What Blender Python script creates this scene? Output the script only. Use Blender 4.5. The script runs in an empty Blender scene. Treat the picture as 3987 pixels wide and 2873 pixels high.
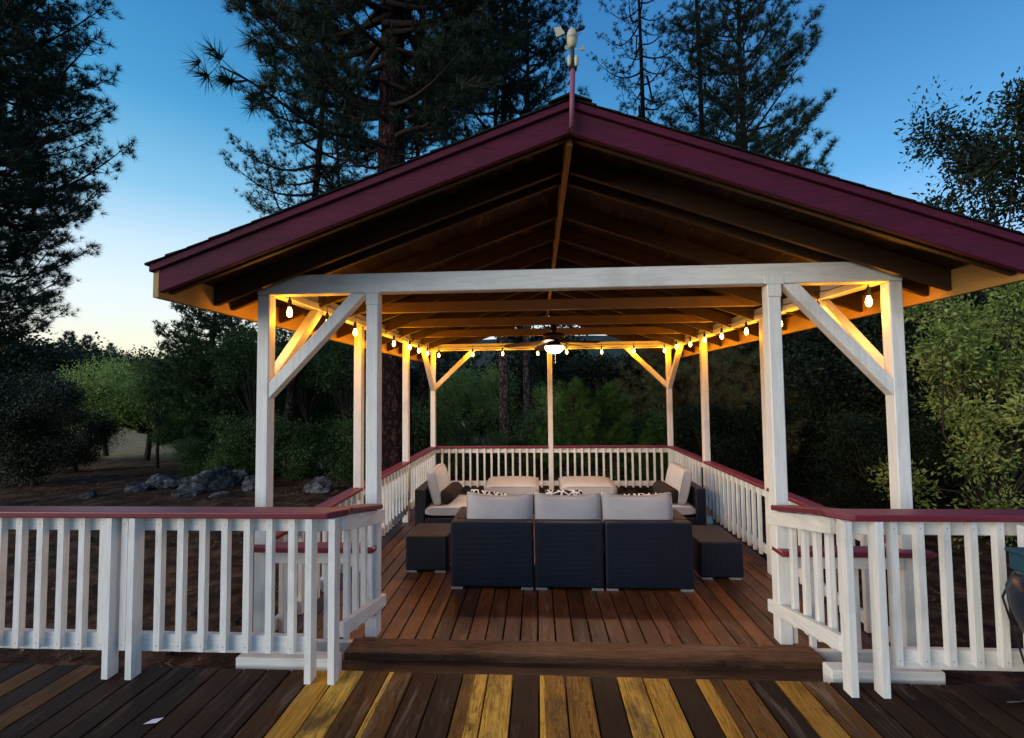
import bpy, bmesh, math, random
import numpy as np
from mathutils import Vector, Matrix
R = math.radians
S = bpy.context.scene
COL = S.collection

# ------------------------------------------------------------------ camera, sky, sun, exposure
cam_d = bpy.data.cameras.new("camera"); cam = bpy.data.objects.new("camera", cam_d); COL.objects.link(cam)
def cam_axes(yaw, pitch, roll):
    cy, sy = math.cos(yaw), math.sin(yaw)
    F = Vector((sy, cy, 0)); Rt = Vector((cy, -sy, 0)); Up = Vector((0, 0, 1))
    F2 = F*math.cos(pitch)+Up*math.sin(pitch); U2 = Up*math.cos(pitch)-F*math.sin(pitch)
    return Rt*math.cos(roll)+U2*math.sin(roll), U2*math.cos(roll)-Rt*math.sin(roll), F2
r_, u_, f_ = cam_axes(-.0545, .0463, -.0104)
cam.matrix_world = Matrix(((r_.x, u_.x, -f_.x, 0), (r_.y, u_.y, -f_.y, 0), (r_.z, u_.z, -f_.z, 1.9559), (0, 0, 0, 1)))
cam_d.sensor_width = 36; cam_d.lens = 16.4245; cam_d.clip_start = .05; cam_d.clip_end = 6000
S.camera = cam

SUN_EL, SUN_AZ = 12.0, -128.0       # sun just at the horizon, to the left and slightly behind (azimuth from +Y, negative = left)
W = bpy.data.worlds.new("World"); S.world = W; W.use_nodes = True
wn = W.node_tree; wn.nodes.clear()
sky = wn.nodes.new("ShaderNodeTexSky"); sky.sky_type = 'NISHITA'; sky.sun_disc = False
sky.sun_elevation = R(SUN_EL); sky.sun_rotation = R(SUN_AZ); sky.altitude = 600
sky.air_density = 1.0; sky.dust_density = 1.2; sky.ozone_density = 3.0
bg = wn.nodes.new("ShaderNodeBackground"); bg.inputs[1].default_value = .15
wo = wn.nodes.new("ShaderNodeOutputWorld")
# the air's twilight colours by elevation, paler and warmer on the sunset side, laid over the Nishita sky
tc = wn.nodes.new("ShaderNodeTexCoord"); sx = wn.nodes.new("ShaderNodeSeparateXYZ"); wn.links.new(tc.outputs["Generated"], sx.inputs[0])
def wramp(stops):
    r = wn.nodes.new("ShaderNodeValToRGB"); e = r.color_ramp.elements
    while len(e) < len(stops): e.new(.5)
    for i, (p, c) in enumerate(stops): e[i].position = p; e[i].color = (*[x/1.45 for x in c], 1)
    wn.links.new(sx.outputs[2], r.inputs[0]); return r.outputs[0]
west = wramp([(0, (.95, .74, .38)), (.04, (.90, .76, .44)), (.10, (.82, .76, .58)), (.17, (.74, .79, .78)), (.25, (.56, .71, .78)), (.34, (.22, .50, .69)), (.47, (.035, .285, .54)), (.64, (.006, .155, .40)), (1, (.01, .08, .33))])
east = wramp([(0, (.62, .58, .60)), (.08, (.60, .62, .72)), (.2, (.30, .52, .78)), (.36, (.045, .275, .55)), (.55, (.006, .14, .37)), (1, (.01, .08, .33))])
dt = wn.nodes.new("ShaderNodeVectorMath"); dt.operation = 'DOT_PRODUCT'; wn.links.new(tc.outputs["Generated"], dt.inputs[0]); dt.inputs[1].default_value = (math.sin(R(-62)), math.cos(R(-62)), 0)
mr = wn.nodes.new("ShaderNodeMapRange"); wn.links.new(dt.outputs["Value"], mr.inputs[0]); mr.inputs[1].default_value = -.2; mr.inputs[2].default_value = .85
m1 = wn.nodes.new("ShaderNodeMix"); m1.data_type = 'RGBA'; wn.links.new(mr.outputs[0], m1.inputs[0]); wn.links.new(east, m1.inputs[6]); wn.links.new(west, m1.inputs[7])
m2 = wn.nodes.new("ShaderNodeMix"); m2.data_type = 'RGBA'; m2.inputs[0].default_value = .95; wn.links.new(sky.outputs[0], m2.inputs[6]); wn.links.new(m1.outputs[2], m2.inputs[7])
wn.links.new(m2.outputs[2], bg.inputs[0])
wn.links.new(bg.outputs[0], wo.inputs[0])
sun_d = bpy.data.lights.new("sun", 'SUN'); sun = bpy.data.objects.new("sun", sun_d); COL.objects.link(sun)
sun_d.energy = .27; sun_d.angle = R(50); sun_d.color = (1, .88, .74)
sd = Vector((math.sin(R(SUN_AZ))*math.cos(R(SUN_EL)), math.cos(R(SUN_AZ))*math.cos(R(SUN_EL)), math.sin(R(SUN_EL))))
sun.rotation_euler = (-sd).to_track_quat('-Z', 'Y').to_euler()
S.view_settings.view_transform = 'Standard'; S.view_settings.look = 'None'
S.view_settings.exposure = 3.35; S.view_settings.gamma = 1.0
S.cycles.max_bounces = 6; S.cycles.transparent_max_bounces = 8

# ------------------------------------------------------------------ helpers
rnd = random.Random(7); NP = np.random.default_rng(7)
def link(o, parent=None):
    COL.objects.link(o)
    if parent is not None: o.parent = parent
    return o
def tag(o, label, cat, group=None, kind=None):
    o["label"] = label; o["category"] = cat
    if group: o["group"] = group
    if kind: o["kind"] = kind
    return o
def thing(name, label, cat, loc=(0, 0, 0), group=None):
    o = bpy.data.objects.new(name, None); o.empty_display_size = .1; o.location = loc
    COL.objects.link(o); return tag(o, label, cat, group)
class MB:
    def __init__(s): s.v = []; s.f = []; s.m = []; s.t = []
    def add(s, vs, fs, m=0, tone=0.5):
        b = len(s.v); s.v += [tuple(v) for v in vs]
        for f in fs: s.f.append(tuple(b+i for i in f)); s.m.append(m); s.t.append(tone)
        return s
    def box(s, x0, x1, y0, y1, z0, z1, m=0, tone=.5):
        v = [(x, y, z) for z in (z0, z1) for y in (y0, y1) for x in (x0, x1)]
        return s.add(v, [(0, 2, 3, 1), (4, 5, 7, 6), (0, 1, 5, 4), (2, 6, 7, 3), (0, 4, 6, 2), (1, 3, 7, 5)], m, tone)
    def bar(s, p, q, w, h, up=(0, 0, 1), m=0, tone=.5):   # rectangular bar p->q, w across, h along 'up'
        p, q = Vector(p), Vector(q); d = (q-p).normalized(); up = Vector(up)
        a = d.cross(up).normalized()*w/2; b = a.cross(d).normalized()*h/2
        v = [c+i*a+j*b for c in (p, q) for i, j in ((-1, -1), (1, -1), (1, 1), (-1, 1))]
        return s.add(v, [(0, 1, 2, 3), (7, 6, 5, 4), (0, 4, 5, 1), (1, 5, 6, 2), (2, 6, 7, 3), (3, 7, 4, 0)], m, tone)
    def prism(s, poly, y0, y1, axis='y', m=0, tone=.5):   # polygon in the plane across axis, extruded along it
        n = len(poly)
        if axis == 'y': f = lambda a, b, c: (a, c, b)
        elif axis == 'x': f = lambda a, b, c: (c, a, b)
        else: f = lambda a, b, c: (a, b, c)
        v = [f(a, b, y0) for a, b in poly]+[f(a, b, y1) for a, b in poly]
        return s.add(v, [tuple(range(n)), tuple(range(2*n-1, n-1, -1))]+[(i, (i+1) % n+0, (i+1) % n+n, i+n) for i in range(n)], m, tone)
    def tube(s, pts, rad, n=8, m=0, tone=.5, cap=True):
        pts = [Vector(p) for p in pts]; rings = []
        rs = rad if hasattr(rad, '__len__') else [rad]*len(pts)
        prev = None; vs = []; fs = []
        for i, p in enumerate(pts):
            d = (pts[min(i+1, len(pts)-1)]-pts[max(i-1, 0)])
            d = d.normalized() if d.length > 1e-9 else Vector((0, 0, 1))
            if prev is None:
                a = d.orthogonal().normalized()
            else:
                a = (prev-d*prev.dot(d)); a = a.normalized() if a.length > 1e-6 else d.orthogonal().normalized()
            prev = a; b = d.cross(a)
            for k in range(n):
                t = 2*math.pi*k/n; vs.append(p+(a*math.cos(t)+b*math.sin(t))*rs[i])
        for i in range(len(pts)-1):
            for k in range(n): fs.append((i*n+k, i*n+(k+1) % n, (i+1)*n+(k+1) % n, (i+1)*n+k))
        if cap: fs += [tuple(range(n-1, -1, -1)), tuple((len(pts)-1)*n+k for k in range(n))]
        return s.add(vs, fs, m, tone)
    def lathe(s, prof, c=(0, 0, 0), n=20, m=0, ax=None, tone=.5):  # prof: (r, z) pairs
        c = Vector(c); M = Vector(ax).to_track_quat('Z', 'Y').to_matrix() if ax else Matrix.Identity(3)
        vs = [c+M@Vector((r*math.cos(2*math.pi*k/n), r*math.sin(2*math.pi*k/n), z)) for r, z in prof for k in range(n)]
        fs = [(i*n+k, i*n+(k+1) % n, (i+1)*n+(k+1) % n, (i+1)*n+k) for i in range(len(prof)-1) for k in range(n)]
        fs += [tuple(range(n-1, -1, -1)), tuple((len(prof)-1)*n+k for k in range(n))]
        return s.add(vs, fs, m, tone)
    def build(s, name, mats, parent=None, bevel=0, smooth=False, recalc=True, seg=1, loc=None):
        me = bpy.data.meshes.new(name); me.from_pydata(s.v, [], s.f)
        mats = mats if isinstance(mats, (list, tuple)) else [mats]
        for m in mats: me.materials.append(m)
        for i, p in enumerate(me.polygons): p.material_index = s.m[i]; p.use_smooth = smooth
        at = me.attributes.new("tone", 'FLOAT', 'FACE'); at.data.foreach_set("value", s.t)
        bm = bmesh.new(); bm.from_mesh(me)
        if recalc: bmesh.ops.recalc_face_normals(bm, faces=bm.faces)
        if bevel:
            es = [e for e in bm.edges if len(e.link_faces) == 2 and e.calc_face_angle(0) > .5]
            bmesh.ops.bevel(bm, geom=es, offset=bevel, segments=seg, affect='EDGES', profile=.5, clamp_overlap=True)
        bm.to_mesh(me); bm.free()
        o = bpy.data.objects.new(name, me)
        if loc: o.location = loc
        return link(o, parent)
def copy_child(src, parent, loc):
    c = src.copy(); COL.objects.link(c); c.parent = parent; c.location = loc; return c

# ------------------------------------------------------------------ materials
def mat(name, rough=.6, spec=.5):
    m = bpy.data.materials.new(name); m.use_nodes = True; n = m.node_tree; b = n.nodes["Principled BSDF"]
    b.inputs["Roughness"].default_value = rough; b.inputs["Specular IOR Level"].default_value = spec
    return m, n, b
def pos(n, scale=(1, 1, 1), src='pos'):
    if src == 'pos': g = n.nodes.new("ShaderNodeNewGeometry"); out = g.outputs["Position"]
    else: g = n.nodes.new("ShaderNodeTexCoord"); out = g.outputs["Object"]
    mp = n.nodes.new("ShaderNodeMapping"); mp.inputs["Scale"].default_value = scale
    n.links.new(out, mp.inputs[0]); return mp.outputs[0]
def noise(n, vec, scale, detail=4, rough=.6, dist=0):
    t = n.nodes.new("ShaderNodeTexNoise"); t.inputs["Scale"].default_value = scale; t.inputs["Detail"].default_value = detail
    t.inputs["Roughness"].default_value = rough; t.inputs["Distortion"].default_value = dist
    n.links.new(vec, t.inputs["Vector"]); return t.outputs["Fac"]
def ramp(n, fac, stops):
    r = n.nodes.new("ShaderNodeValToRGB"); e = r.color_ramp.elements
    while len(e) < len(stops): e.new(.5)
    for i, (p, c) in enumerate(stops): e[i].position = p; e[i].color = (*c, 1) if len(c) == 3 else c
    n.links.new(fac, r.inputs[0]); return r.outputs[0]
def mix(n, a, b, fac, mode='MIX'):
    x = n.nodes.new("ShaderNodeMix"); x.data_type = 'RGBA'; x.blend_type = mode
    for sock, v in ((x.inputs[0], fac), (x.inputs[6], a), (x.inputs[7], b)):
        if isinstance(v, (int, float)): sock.default_value = v
        elif isinstance(v, (tuple, list)): sock.default_value = (*v, 1) if len(v) == 3 else v
        else: n.links.new(v, sock)
    return x.outputs[2]
def math_(n, op, a, b=0.0):
    x = n.nodes.new("ShaderNodeMath"); x.operation = op
    for i, v in enumerate((a, b)):
        if isinstance(v, (int, float)): x.inputs[i].default_value = v
        else: n.links.new(v, x.inputs[i])
    return x.outputs[0]
def bump(n, b, h, strength=.3, dist=.01):
    x = n.nodes.new("ShaderNodeBump"); x.inputs["Strength"].default_value = strength; x.inputs["Distance"].default_value = dist
    n.links.new(h, x.inputs["Height"]); n.links.new(x.outputs[0], b.inputs["Normal"])
def paint(name, col, axis, dirt=(.3, .29, .26), rough=.55, wear=.55, lo=.84, hi=1.04):
    m, n, b = mat(name, rough, .4)
    sc = {'x': (2, 30, 30), 'y': (30, 2, 30), 'z': (30, 30, 2)}[axis]
    g = noise(n, pos(n, sc), 2.2, 5, .7); big = noise(n, pos(n, (1, 1, 1)), 2.3, 4, .6); fine = noise(n, pos(n), 38, 3, .6)
    c = mix(n, tuple(x*lo for x in col), tuple(min(1, x*hi) for x in col), ramp(n, g, [(.35, (0, 0, 0)), (.65, (1, 1, 1))]))
    c = mix(n, c, dirt, math_(n, 'MULTIPLY', ramp(n, big, [(.52, (0, 0, 0)), (.8, (1, 1, 1))]), wear))
    spot = math_(n, 'MULTIPLY', ramp(n, fine, [(.68, (0, 0, 0)), (.74, (1, 1, 1))]), .35)
    c = mix(n, c, dirt, spot)
    n.links.new(c, b.inputs["Base Color"]); bump(n, b, g, .35, .003); return m
WHITE = (.76, .76, .72)
M = {}
for a in 'xyz': M['w'+a] = paint('white_paint_'+a, WHITE, a)
for a in 'xy':
    M['red'+a] = paint('burgundy_paint_'+a, (.17, .016, .032), a, dirt=(.09, .02, .03), rough=.42, wear=.8)
M['fasc'] = paint('dark_burgundy_fascia', (.068, .002, .021), 'x', dirt=(.025, .003, .008), rough=.85, wear=.9, lo=.62, hi=1.3)
def wood(name, stops, gl=(18, 1.1, 18), knots=True, rough=.5, rr=(.5, .75), sp=.2):
    m, n, b = mat(name, rough, sp)
    a = n.nodes.new("ShaderNodeAttribute"); a.attribute_name = "tone"
    base = ramp(n, a.outputs["Fac"], stops)
    off = n.nodes.new("ShaderNodeCombineXYZ"); n.links.new(math_(n, 'MULTIPLY', a.outputs["Fac"], 37.0), off.inputs[0 if gl[0] < 5 else 1])
    def shifted(sc):
        ad = n.nodes.new("ShaderNodeVectorMath"); n.links.new(pos(n, sc), ad.inputs[0]); n.links.new(off.outputs[0], ad.inputs[1]); return ad.outputs[0]
    fine_ = noise(n, shifted(tuple(x*2.6 if x > 5 else x*1.6 for x in gl)), 1.5, 4, .7, .3)
    g = noise(n, shifted(gl), .62, 5, .62, 1.6); st = noise(n, shifted((1, .4, 1) if gl[1] < 5 else (.4, 1, 1)), 3.4, 6, .72, .5); bl = noise(n, pos(n), 1.1, 3, .6)
    lines = n.nodes.new("ShaderNodeMath"); lines.operation = 'PINGPONG'; n.links.new(math_(n, 'MULTIPLY', g, 13.0), lines.inputs[0]); lines.inputs[1].default_value = .5
    dk = n.nodes.new("ShaderNodeHueSaturation"); dk.inputs["Value"].default_value = .42; dk.inputs["Saturation"].default_value = 1.15; n.links.new(base, dk.inputs["Color"])
    lt = n.nodes.new("ShaderNodeHueSaturation"); lt.inputs["Value"].default_value = 1.32; n.links.new(base, lt.inputs["Color"])
    c = mix(n, base, dk.outputs[0], ramp(n, lines.outputs[0], [(.06, (.95, .95, .95)), (.26, (0, 0, 0))]))
    c = mix(n, c, lt.outputs[0], math_(n, 'MULTIPLY', ramp(n, fine_, [(.5, (0, 0, 0)), (.68, (1, 1, 1))]), .6))
    c = mix(n, c, (.02, .01, .005), math_(n, 'MULTIPLY', ramp(n, fine_, [(.3, (1, 1, 1)), (.44, (0, 0, 0))]), .5))
    c = mix(n, c, (.02, .01, .005), math_(n, 'MULTIPLY', ramp(n, st, [(.50, (0, 0, 0)), (.66, (1, 1, 1))]), .78))
    c = mix(n, c, lt.outputs[0], math_(n, 'MULTIPLY', ramp(n, st, [(.3, (1, 1, 1)), (.45, (0, 0, 0))]), .55))
    wthr = math_(n, 'MULTIPLY', math_(n, 'MULTIPLY', ramp(n, noise(n, shifted((7, .9, 7) if gl[1] < 5 else (.9, 7, 7)), 1.3, 6, .75, .6), [(.54, (0, 0, 0)), (.68, (1, 1, 1))]), ramp(n, bl, [(.42, (0, 0, 0)), (.6, (1, 1, 1))])), .55)
    c = mix(n, c, (.30, .21, .14), wthr)
    if knots:
        v = n.nodes.new("ShaderNodeTexVoronoi"); v.inputs["Scale"].default_value = 2.1; n.links.new(pos(n, (1, .62, 1)), v.inputs["Vector"])
        c = mix(n, c, (.02, .008, .003), ramp(n, v.outputs["Distance"], [(.028, (1, 1, 1)), (.075, (0, 0, 0))]))
        v = n.nodes.new("ShaderNodeTexVoronoi"); v.inputs["Scale"].default_value = 7; v.inputs["Randomness"].default_value = .8; n.links.new(pos(n, (1, .6, .01)), v.inputs["Vector"])
        c = mix(n, c, (.01, .006, .004), ramp(n, v.outputs["Distance"], [(.022, (1, 1, 1)), (.034, (0, 0, 0))]))
    n.links.new(c, b.inputs["Base Color"]); bump(n, b, math_(n, 'ADD', fine_, lines.outputs[0]), .6, .003)
    n.links.new(ramp(n, bl, [(.3, (rr[0],)*3), (.7, (rr[1],)*3)]), b.inputs["Roughness"]); return m
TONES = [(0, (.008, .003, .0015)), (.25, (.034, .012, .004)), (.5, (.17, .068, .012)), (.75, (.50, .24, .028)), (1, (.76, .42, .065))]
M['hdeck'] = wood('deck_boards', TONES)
M['gdeck'] = wood('stained_deck', [(0, (.045, .016, .006)), (1, (.18, .068, .024))], rr=(.26, .55), sp=.5)
M['sill'] = wood('stained_step', [(0, (.018, .008, .004)), (1, (.17, .085, .042))], gl=(1.1, 18, 18), knots=False)
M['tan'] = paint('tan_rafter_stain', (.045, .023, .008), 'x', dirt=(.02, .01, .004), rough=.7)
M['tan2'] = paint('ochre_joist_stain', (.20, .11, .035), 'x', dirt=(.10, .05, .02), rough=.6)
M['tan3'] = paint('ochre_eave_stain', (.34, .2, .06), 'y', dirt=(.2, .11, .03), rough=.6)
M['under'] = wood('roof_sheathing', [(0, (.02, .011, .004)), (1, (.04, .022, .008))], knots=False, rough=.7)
def fabric(name, col, sc=240):
    m, n, b = mat(name, .9, .15); g = noise(n, pos(n), sc, 2, .6); big = noise(n, pos(n), 5, 3, .6)
    c = mix(n, tuple(x*.8 for x in col), col, g); c = mix(n, c, tuple(x*.8 for x in col), ramp(n, big, [(.4, (0, 0, 0)), (.7, (1, 1, 1))]))
    n.links.new(c, b.inputs["Base Color"]); bump(n, b, g, .5, .002); return m
M['cush'] = fabric('light_grey_fabric', (.50, .50, .52)); M['pipe'] = fabric('grey_piping', (.34, .32, .33))
M['bolst'] = fabric('dark_brown_fabric', (.032, .023, .022))
def wicker():
    m, n, b = mat('black_wicker', .5, .35)
    w1 = n.nodes.new("ShaderNodeTexWave"); w1.bands_direction = 'Z'; w1.inputs["Scale"].default_value = 26; w1.inputs["Distortion"].default_value = .6
    w2 = n.nodes.new("ShaderNodeTexWave"); w2.bands_direction = 'X'; w2.inputs["Scale"].default_value = 14; w2.inputs["Distortion"].default_value = .5
    w3 = n.nodes.new("ShaderNodeTexWave"); w3.bands_direction = 'Y'; w3.inputs["Scale"].default_value = 14; w3.inputs["Distortion"].default_value = .5
    p = pos(n)
    for w in (w1, w2, w3): n.links.new(p, w.inputs[0])
    h = math_(n, 'MULTIPLY', w1.outputs["Fac"], math_(n, 'ADD', math_(n, 'MULTIPLY', w2.outputs["Fac"], w3.outputs["Fac"]), .3))
    big = noise(n, p, 6, 4, .6)
    c = ramp(n, math_(n, 'MULTIPLY', h, big), [(0, (.003, .005, .012)), (.5, (.009, .017, .036))])
    n.links.new(c, b.inputs["Base Color"]); bump(n, b, h, .8, .004); return m
M['wick'] = wicker()
def plain(name, col, rough=.5, metal=0, spec=.5, em=0, emc=None):
    m, n, b = mat(name, rough, spec); g = noise(n, pos(n), 14, 3, .6)
    n.links.new(mix(n, tuple(x*.82 for x in col), col, g), b.inputs["Base Color"]); b.inputs["Metallic"].default_value = metal
    if em: b.inputs["Emission Color"].default_value = (*(emc or col), 1); b.inputs["Emission Strength"].default_value = em
    return m
M['metal'] = plain('grey_metal', (.35, .34, .33), .35, .8); M['foot'] = plain('aluminium_foot', (.4, .38, .37), .4, .3)
M['black'] = plain('black_plastic', (.012, .012, .014), .45); M['bronze'] = plain('dark_bronze', (.03, .018, .012), .4, .5)
M['blade'] = plain('wood_blade', (.24, .12, .05), .4)
M['bulb'] = plain('lit_bulb_glass', (1, .7, .3), .2, em=2.2, emc=(1, .66, .16))
M['bowl'] = plain('lit_frosted_bowl', (1, .95, .85), .3, em=1.2, emc=(1, .86, .66))
M['cream'] = plain('cream_plastic', (.52, .50, .34), .5); M['pinkpole'] = paint('mauve_painted_pipe', (.27, .09, .14), 'z', dirt=(.12, .05, .07), wear=.7)
M['teal'] = plain('teal_plastic', (.008, .055, .085), .6); M['navy'] = plain('navy_enamel', (.006, .011, .03), .3)
def shingle():
    m, n, b = mat('dark_shingles', .95, .1); g = noise(n, pos(n, (3, 1, 3)), 9, 4, .7)
    n.links.new(ramp(n, g, [(.3, (.008, .008, .009)), (.7, (.026, .025, .025))]), b.inputs["Base Color"]); bump(n, b, noise(n, pos(n), 120, 2), .6, .004); return m
M['shing'] = shingle()
def bark(name, c1, c2, sc, furrow=(.010, .006, .006)):
    m, n, b = mat(name, .95, .1)
    nz = n.nodes.new("ShaderNodeTexNoise"); nz.inputs["Scale"].default_value = 5; nz.inputs["Detail"].default_value = 5; n.links.new(pos(n), nz.inputs["Vector"])
    def cells(s_, zs, amp):
        ad = n.nodes.new("ShaderNodeVectorMath"); ad.operation = 'MULTIPLY_ADD'; n.links.new(nz.outputs["Color"], ad.inputs[0]); ad.inputs[1].default_value = (amp, amp, amp*.6); n.links.new(pos(n, (1, 1, zs)), ad.inputs[2])
        v = n.nodes.new("ShaderNodeTexVoronoi"); v.feature = 'DISTANCE_TO_EDGE'; v.inputs["Scale"].default_value = s_; n.links.new(ad.outputs[0], v.inputs["Vector"]); return v.outputs["Distance"]
    big = cells(sc, .24, .32); small = cells(sc*2.3, .4, .2); f = noise(n, pos(n, (1, 1, .4)), 22, 6, .75); w = noise(n, pos(n), 3, 3)
    edge = ramp(n, math_(n, 'ADD', big, math_(n, 'MULTIPLY', math_(n, 'SUBTRACT', f, .5), .22)), [(.03, (0, 0, 0)), (.2, (1, 1, 1))]); e2 = ramp(n, small, [(.01, (.35, .35, .35)), (.10, (1, 1, 1))])
    c = mix(n, c1, c2, ramp(n, f, [(.38, (0, 0, 0)), (.66, (1, 1, 1))])); c = mix(n, c, c1, math_(n, 'MULTIPLY', w, .6))
    ee = math_(n, 'MULTIPLY', edge, e2)
    n.links.new(mix(n, furrow, c, ee), b.inputs["Base Color"]); bump(n, b, math_(n, 'ADD', ee, math_(n, 'MULTIPLY', f, .5)), 1, .06); return m
M['bark'] = bark('ponderosa_bark', (.030, .014, .012), (.16, .085, .078), 8)
M['bark2'] = bark('dark_pine_bark', (.05, .036, .03), (.15, .11, .095), 9)
M['bark3'] = bark('grey_brown_pine_bark', (.20, .13, .11), (.55, .40, .36), 11, furrow=(.03, .02, .018))
M['twig'] = plain('twig_bark', (.045, .034, .028), .9, spec=.1)
def leafm(name, c1, c2, c3, trans=.35):
    m, n, b = mat(name, .6, .25); g = noise(n, pos(n), 1.9, 4, .7); f = noise(n, pos(n), 26, 2, .6)
    c = ramp(n, g, [(.36, c1), (.5, c2), (.62, c3)]); c = mix(n, tuple(x*.45 for x in c1), c, ramp(n, f, [(.34, (0, 0, 0)), (.52, (1, 1, 1))]))
    n.links.new(c, b.inputs["Base Color"])
    t = n.nodes.new("ShaderNodeBsdfTranslucent"); n.links.new(c, t.inputs[0]); ms = n.nodes.new("ShaderNodeMixShader"); ms.inputs[0].default_value = trans
    n.links.new(b.outputs[0], ms.inputs[1]); n.links.new(t.outputs[0], ms.inputs[2]); n.links.new(ms.outputs[0], n.nodes["Material Output"].inputs[0]); return m
M['needle'] = leafm('pine_needles', (.010, .026, .018), (.018, .042, .022), (.032, .055, .024), .15)
M['needle2'] = leafm('young_pine_needles', (.028, .085, .012), (.055, .14, .02), (.10, .19, .035), .25)
M['needle3'] = leafm('browning_pine_needles', (.08, .09, .035), (.15, .10, .045), (.08, .17, .06), .25)
M['leaf'] = leafm('oak_leaves', (.028, .07, .02), (.06, .125, .03), (.12, .17, .05))
M['leafy'] = leafm('yellow_green_oak_leaves', (.11, .19, .035), (.30, .38, .09), (.50, .50, .16))
M['leafd'] = leafm('dark_oak_leaves', (.006, .013, .005), (.010, .021, .007), (.019, .032, .010), .1)
M['firm'] = leafm('fir_needles', (.02, .055, .02), (.04, .09, .03), (.075, .13, .045), .2)
M['leafl'] = leafm('bright_green_leaves', (.20, .34, .08), (.34, .46, .12), (.46, .52, .18), .4)
def ground():
    m, n, b = mat('dirt_and_dry_grass', .95, .1); p = pos(n)
    a = noise(n, p, .22, 5, .6); f = noise(n, p, 3.2, 6, .7); ff = noise(n, p, 30, 4, .7)
    dirt = ramp(n, f, [(.36, (.018, .010, .006)), (.5, (.055, .030, .017)), (.64, (.14, .08, .045))])
    dry = ramp(n, f, [(.3, (.20, .13, .055)), (.7, (.42, .30, .14))])
    sep = n.nodes.new("ShaderNodeSeparateXYZ"); n.links.new(p, sep.inputs[0])
    far = ramp(n, math_(n, 'ADD', math_(n, 'MULTIPLY', sep.outputs[1], .02), math_(n, 'MULTIPLY', a, .45)), [(.52, (0, 0, 0)), (.66, (1, 1, 1))])
    c = mix(n, dirt, dry, far); c = mix(n, c, (.03, .04, .015), math_(n, 'MULTIPLY', ramp(n, noise(n, p, 1.1, 4), [(.58, (0, 0, 0)), (.7, (1, 1, 1))]), .5))
    c = mix(n, c, (.02, .014, .01), math_(n, 'MULTIPLY', ramp(n, ff, [(.55, (0, 0, 0)), (.7, (1, 1, 1))]), .6))
    n.links.new(c, b.inputs["Base Color"]); bump(n, b, math_(n, 'ADD', f, ff), .8, .05); return m
M['ground'] = ground()
def rockm():
    m, n, b = mat('grey_lichen_rock', .9, .2); p = pos(n); f = noise(n, p, 4.5, 7, .7, .5); g = noise(n, p, 24, 4, .7)
    c = ramp(n, f, [(.38, (.010, .012, .013)), (.5, (.07, .078, .08)), (.62, (.24, .25, .255))]); c = mix(n, c, (.05, .05, .05), math_(n, 'MULTIPLY', g, .4))
    n.links.new(c, b.inputs["Base Color"]); bump(n, b, math_(n, 'ADD', f, g), 1, .06); return m
M['rock'] = rockm()
def hillm():
    m, n, b = mat('forested_hill', .95, .1); p = pos(n); f = noise(n, p, .05, 6, .7)
    n.links.new(ramp(n, f, [(.35, (.02, .035, .03)), (.65, (.05, .065, .05))]), b.inputs["Base Color"]); return m
M['hill'] = hillm()

# ------------------------------------------------------------------ ground, hills
GZ = -.55
def gz(x, y):
    d = math.hypot(x, y)
    z = GZ+.10*math.sin(x*.31+1)*math.cos(y*.27)*min(1, d/12)
    if y > 14: z -= min(.9, (y-14)*.06)
    if d > 60: z += min(1, (d-60)/130)**1.3*(8.5+2*math.sin(math.atan2(x, y)*5+1.2))
    return z
def grid(name, xs, ys, fz, m, kind='structure'):
    v = [(x, y, fz(x, y)) for y in ys for x in xs]; nx = len(xs)
    f = [(j*nx+i, j*nx+i+1, (j+1)*nx+i+1, (j+1)*nx+i) for j in range(len(ys)-1) for i in range(nx-1)]
    me = bpy.data.meshes.new(name); me.from_pydata(v, [], f); me.materials.append(m)
    for p in me.polygons: p.use_smooth = True
    o = bpy.data.objects.new(name, me); COL.objects.link(o); o['kind'] = kind; return o
ax = [-220, -190, -160, -135, -110, -90, -75, -60]+list(range(-50, -20, 3))+list(np.arange(-20, 20.1, .8))+list(range(23, 51, 3))+[60, 75, 90, 110, 135, 160, 190, 220]
ay = [-230, -150, -90, -60, -40, -20, -8]+list(np.arange(-2, 24.1, .8))+list(range(27, 61, 3))+[70, 80, 95, 110, 130, 150, 175, 200, 230]
grid('ground', [float(a) for a in ax], [float(a) for a in ay], gz, M['ground'])
hx = [-3200+i*160 for i in range(41)]
grid('hills', hx, [900, 1150, 1300, 1420, 1500, 1750], lambda x, y: -12 + (155+26*math.sin(x*.0021+2)+14*math.sin(x*.0067)+5*math.sin(x*.031))*math.exp(-((y-1450)/260)**2), M['hill'])
grid('terrain', [-3600+i*300 for i in range(25)], [-4000, -1500, -500, 0, 500, 900, 1800, 4000], lambda x, y: -3-.004*abs(y), M['hill'])

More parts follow.
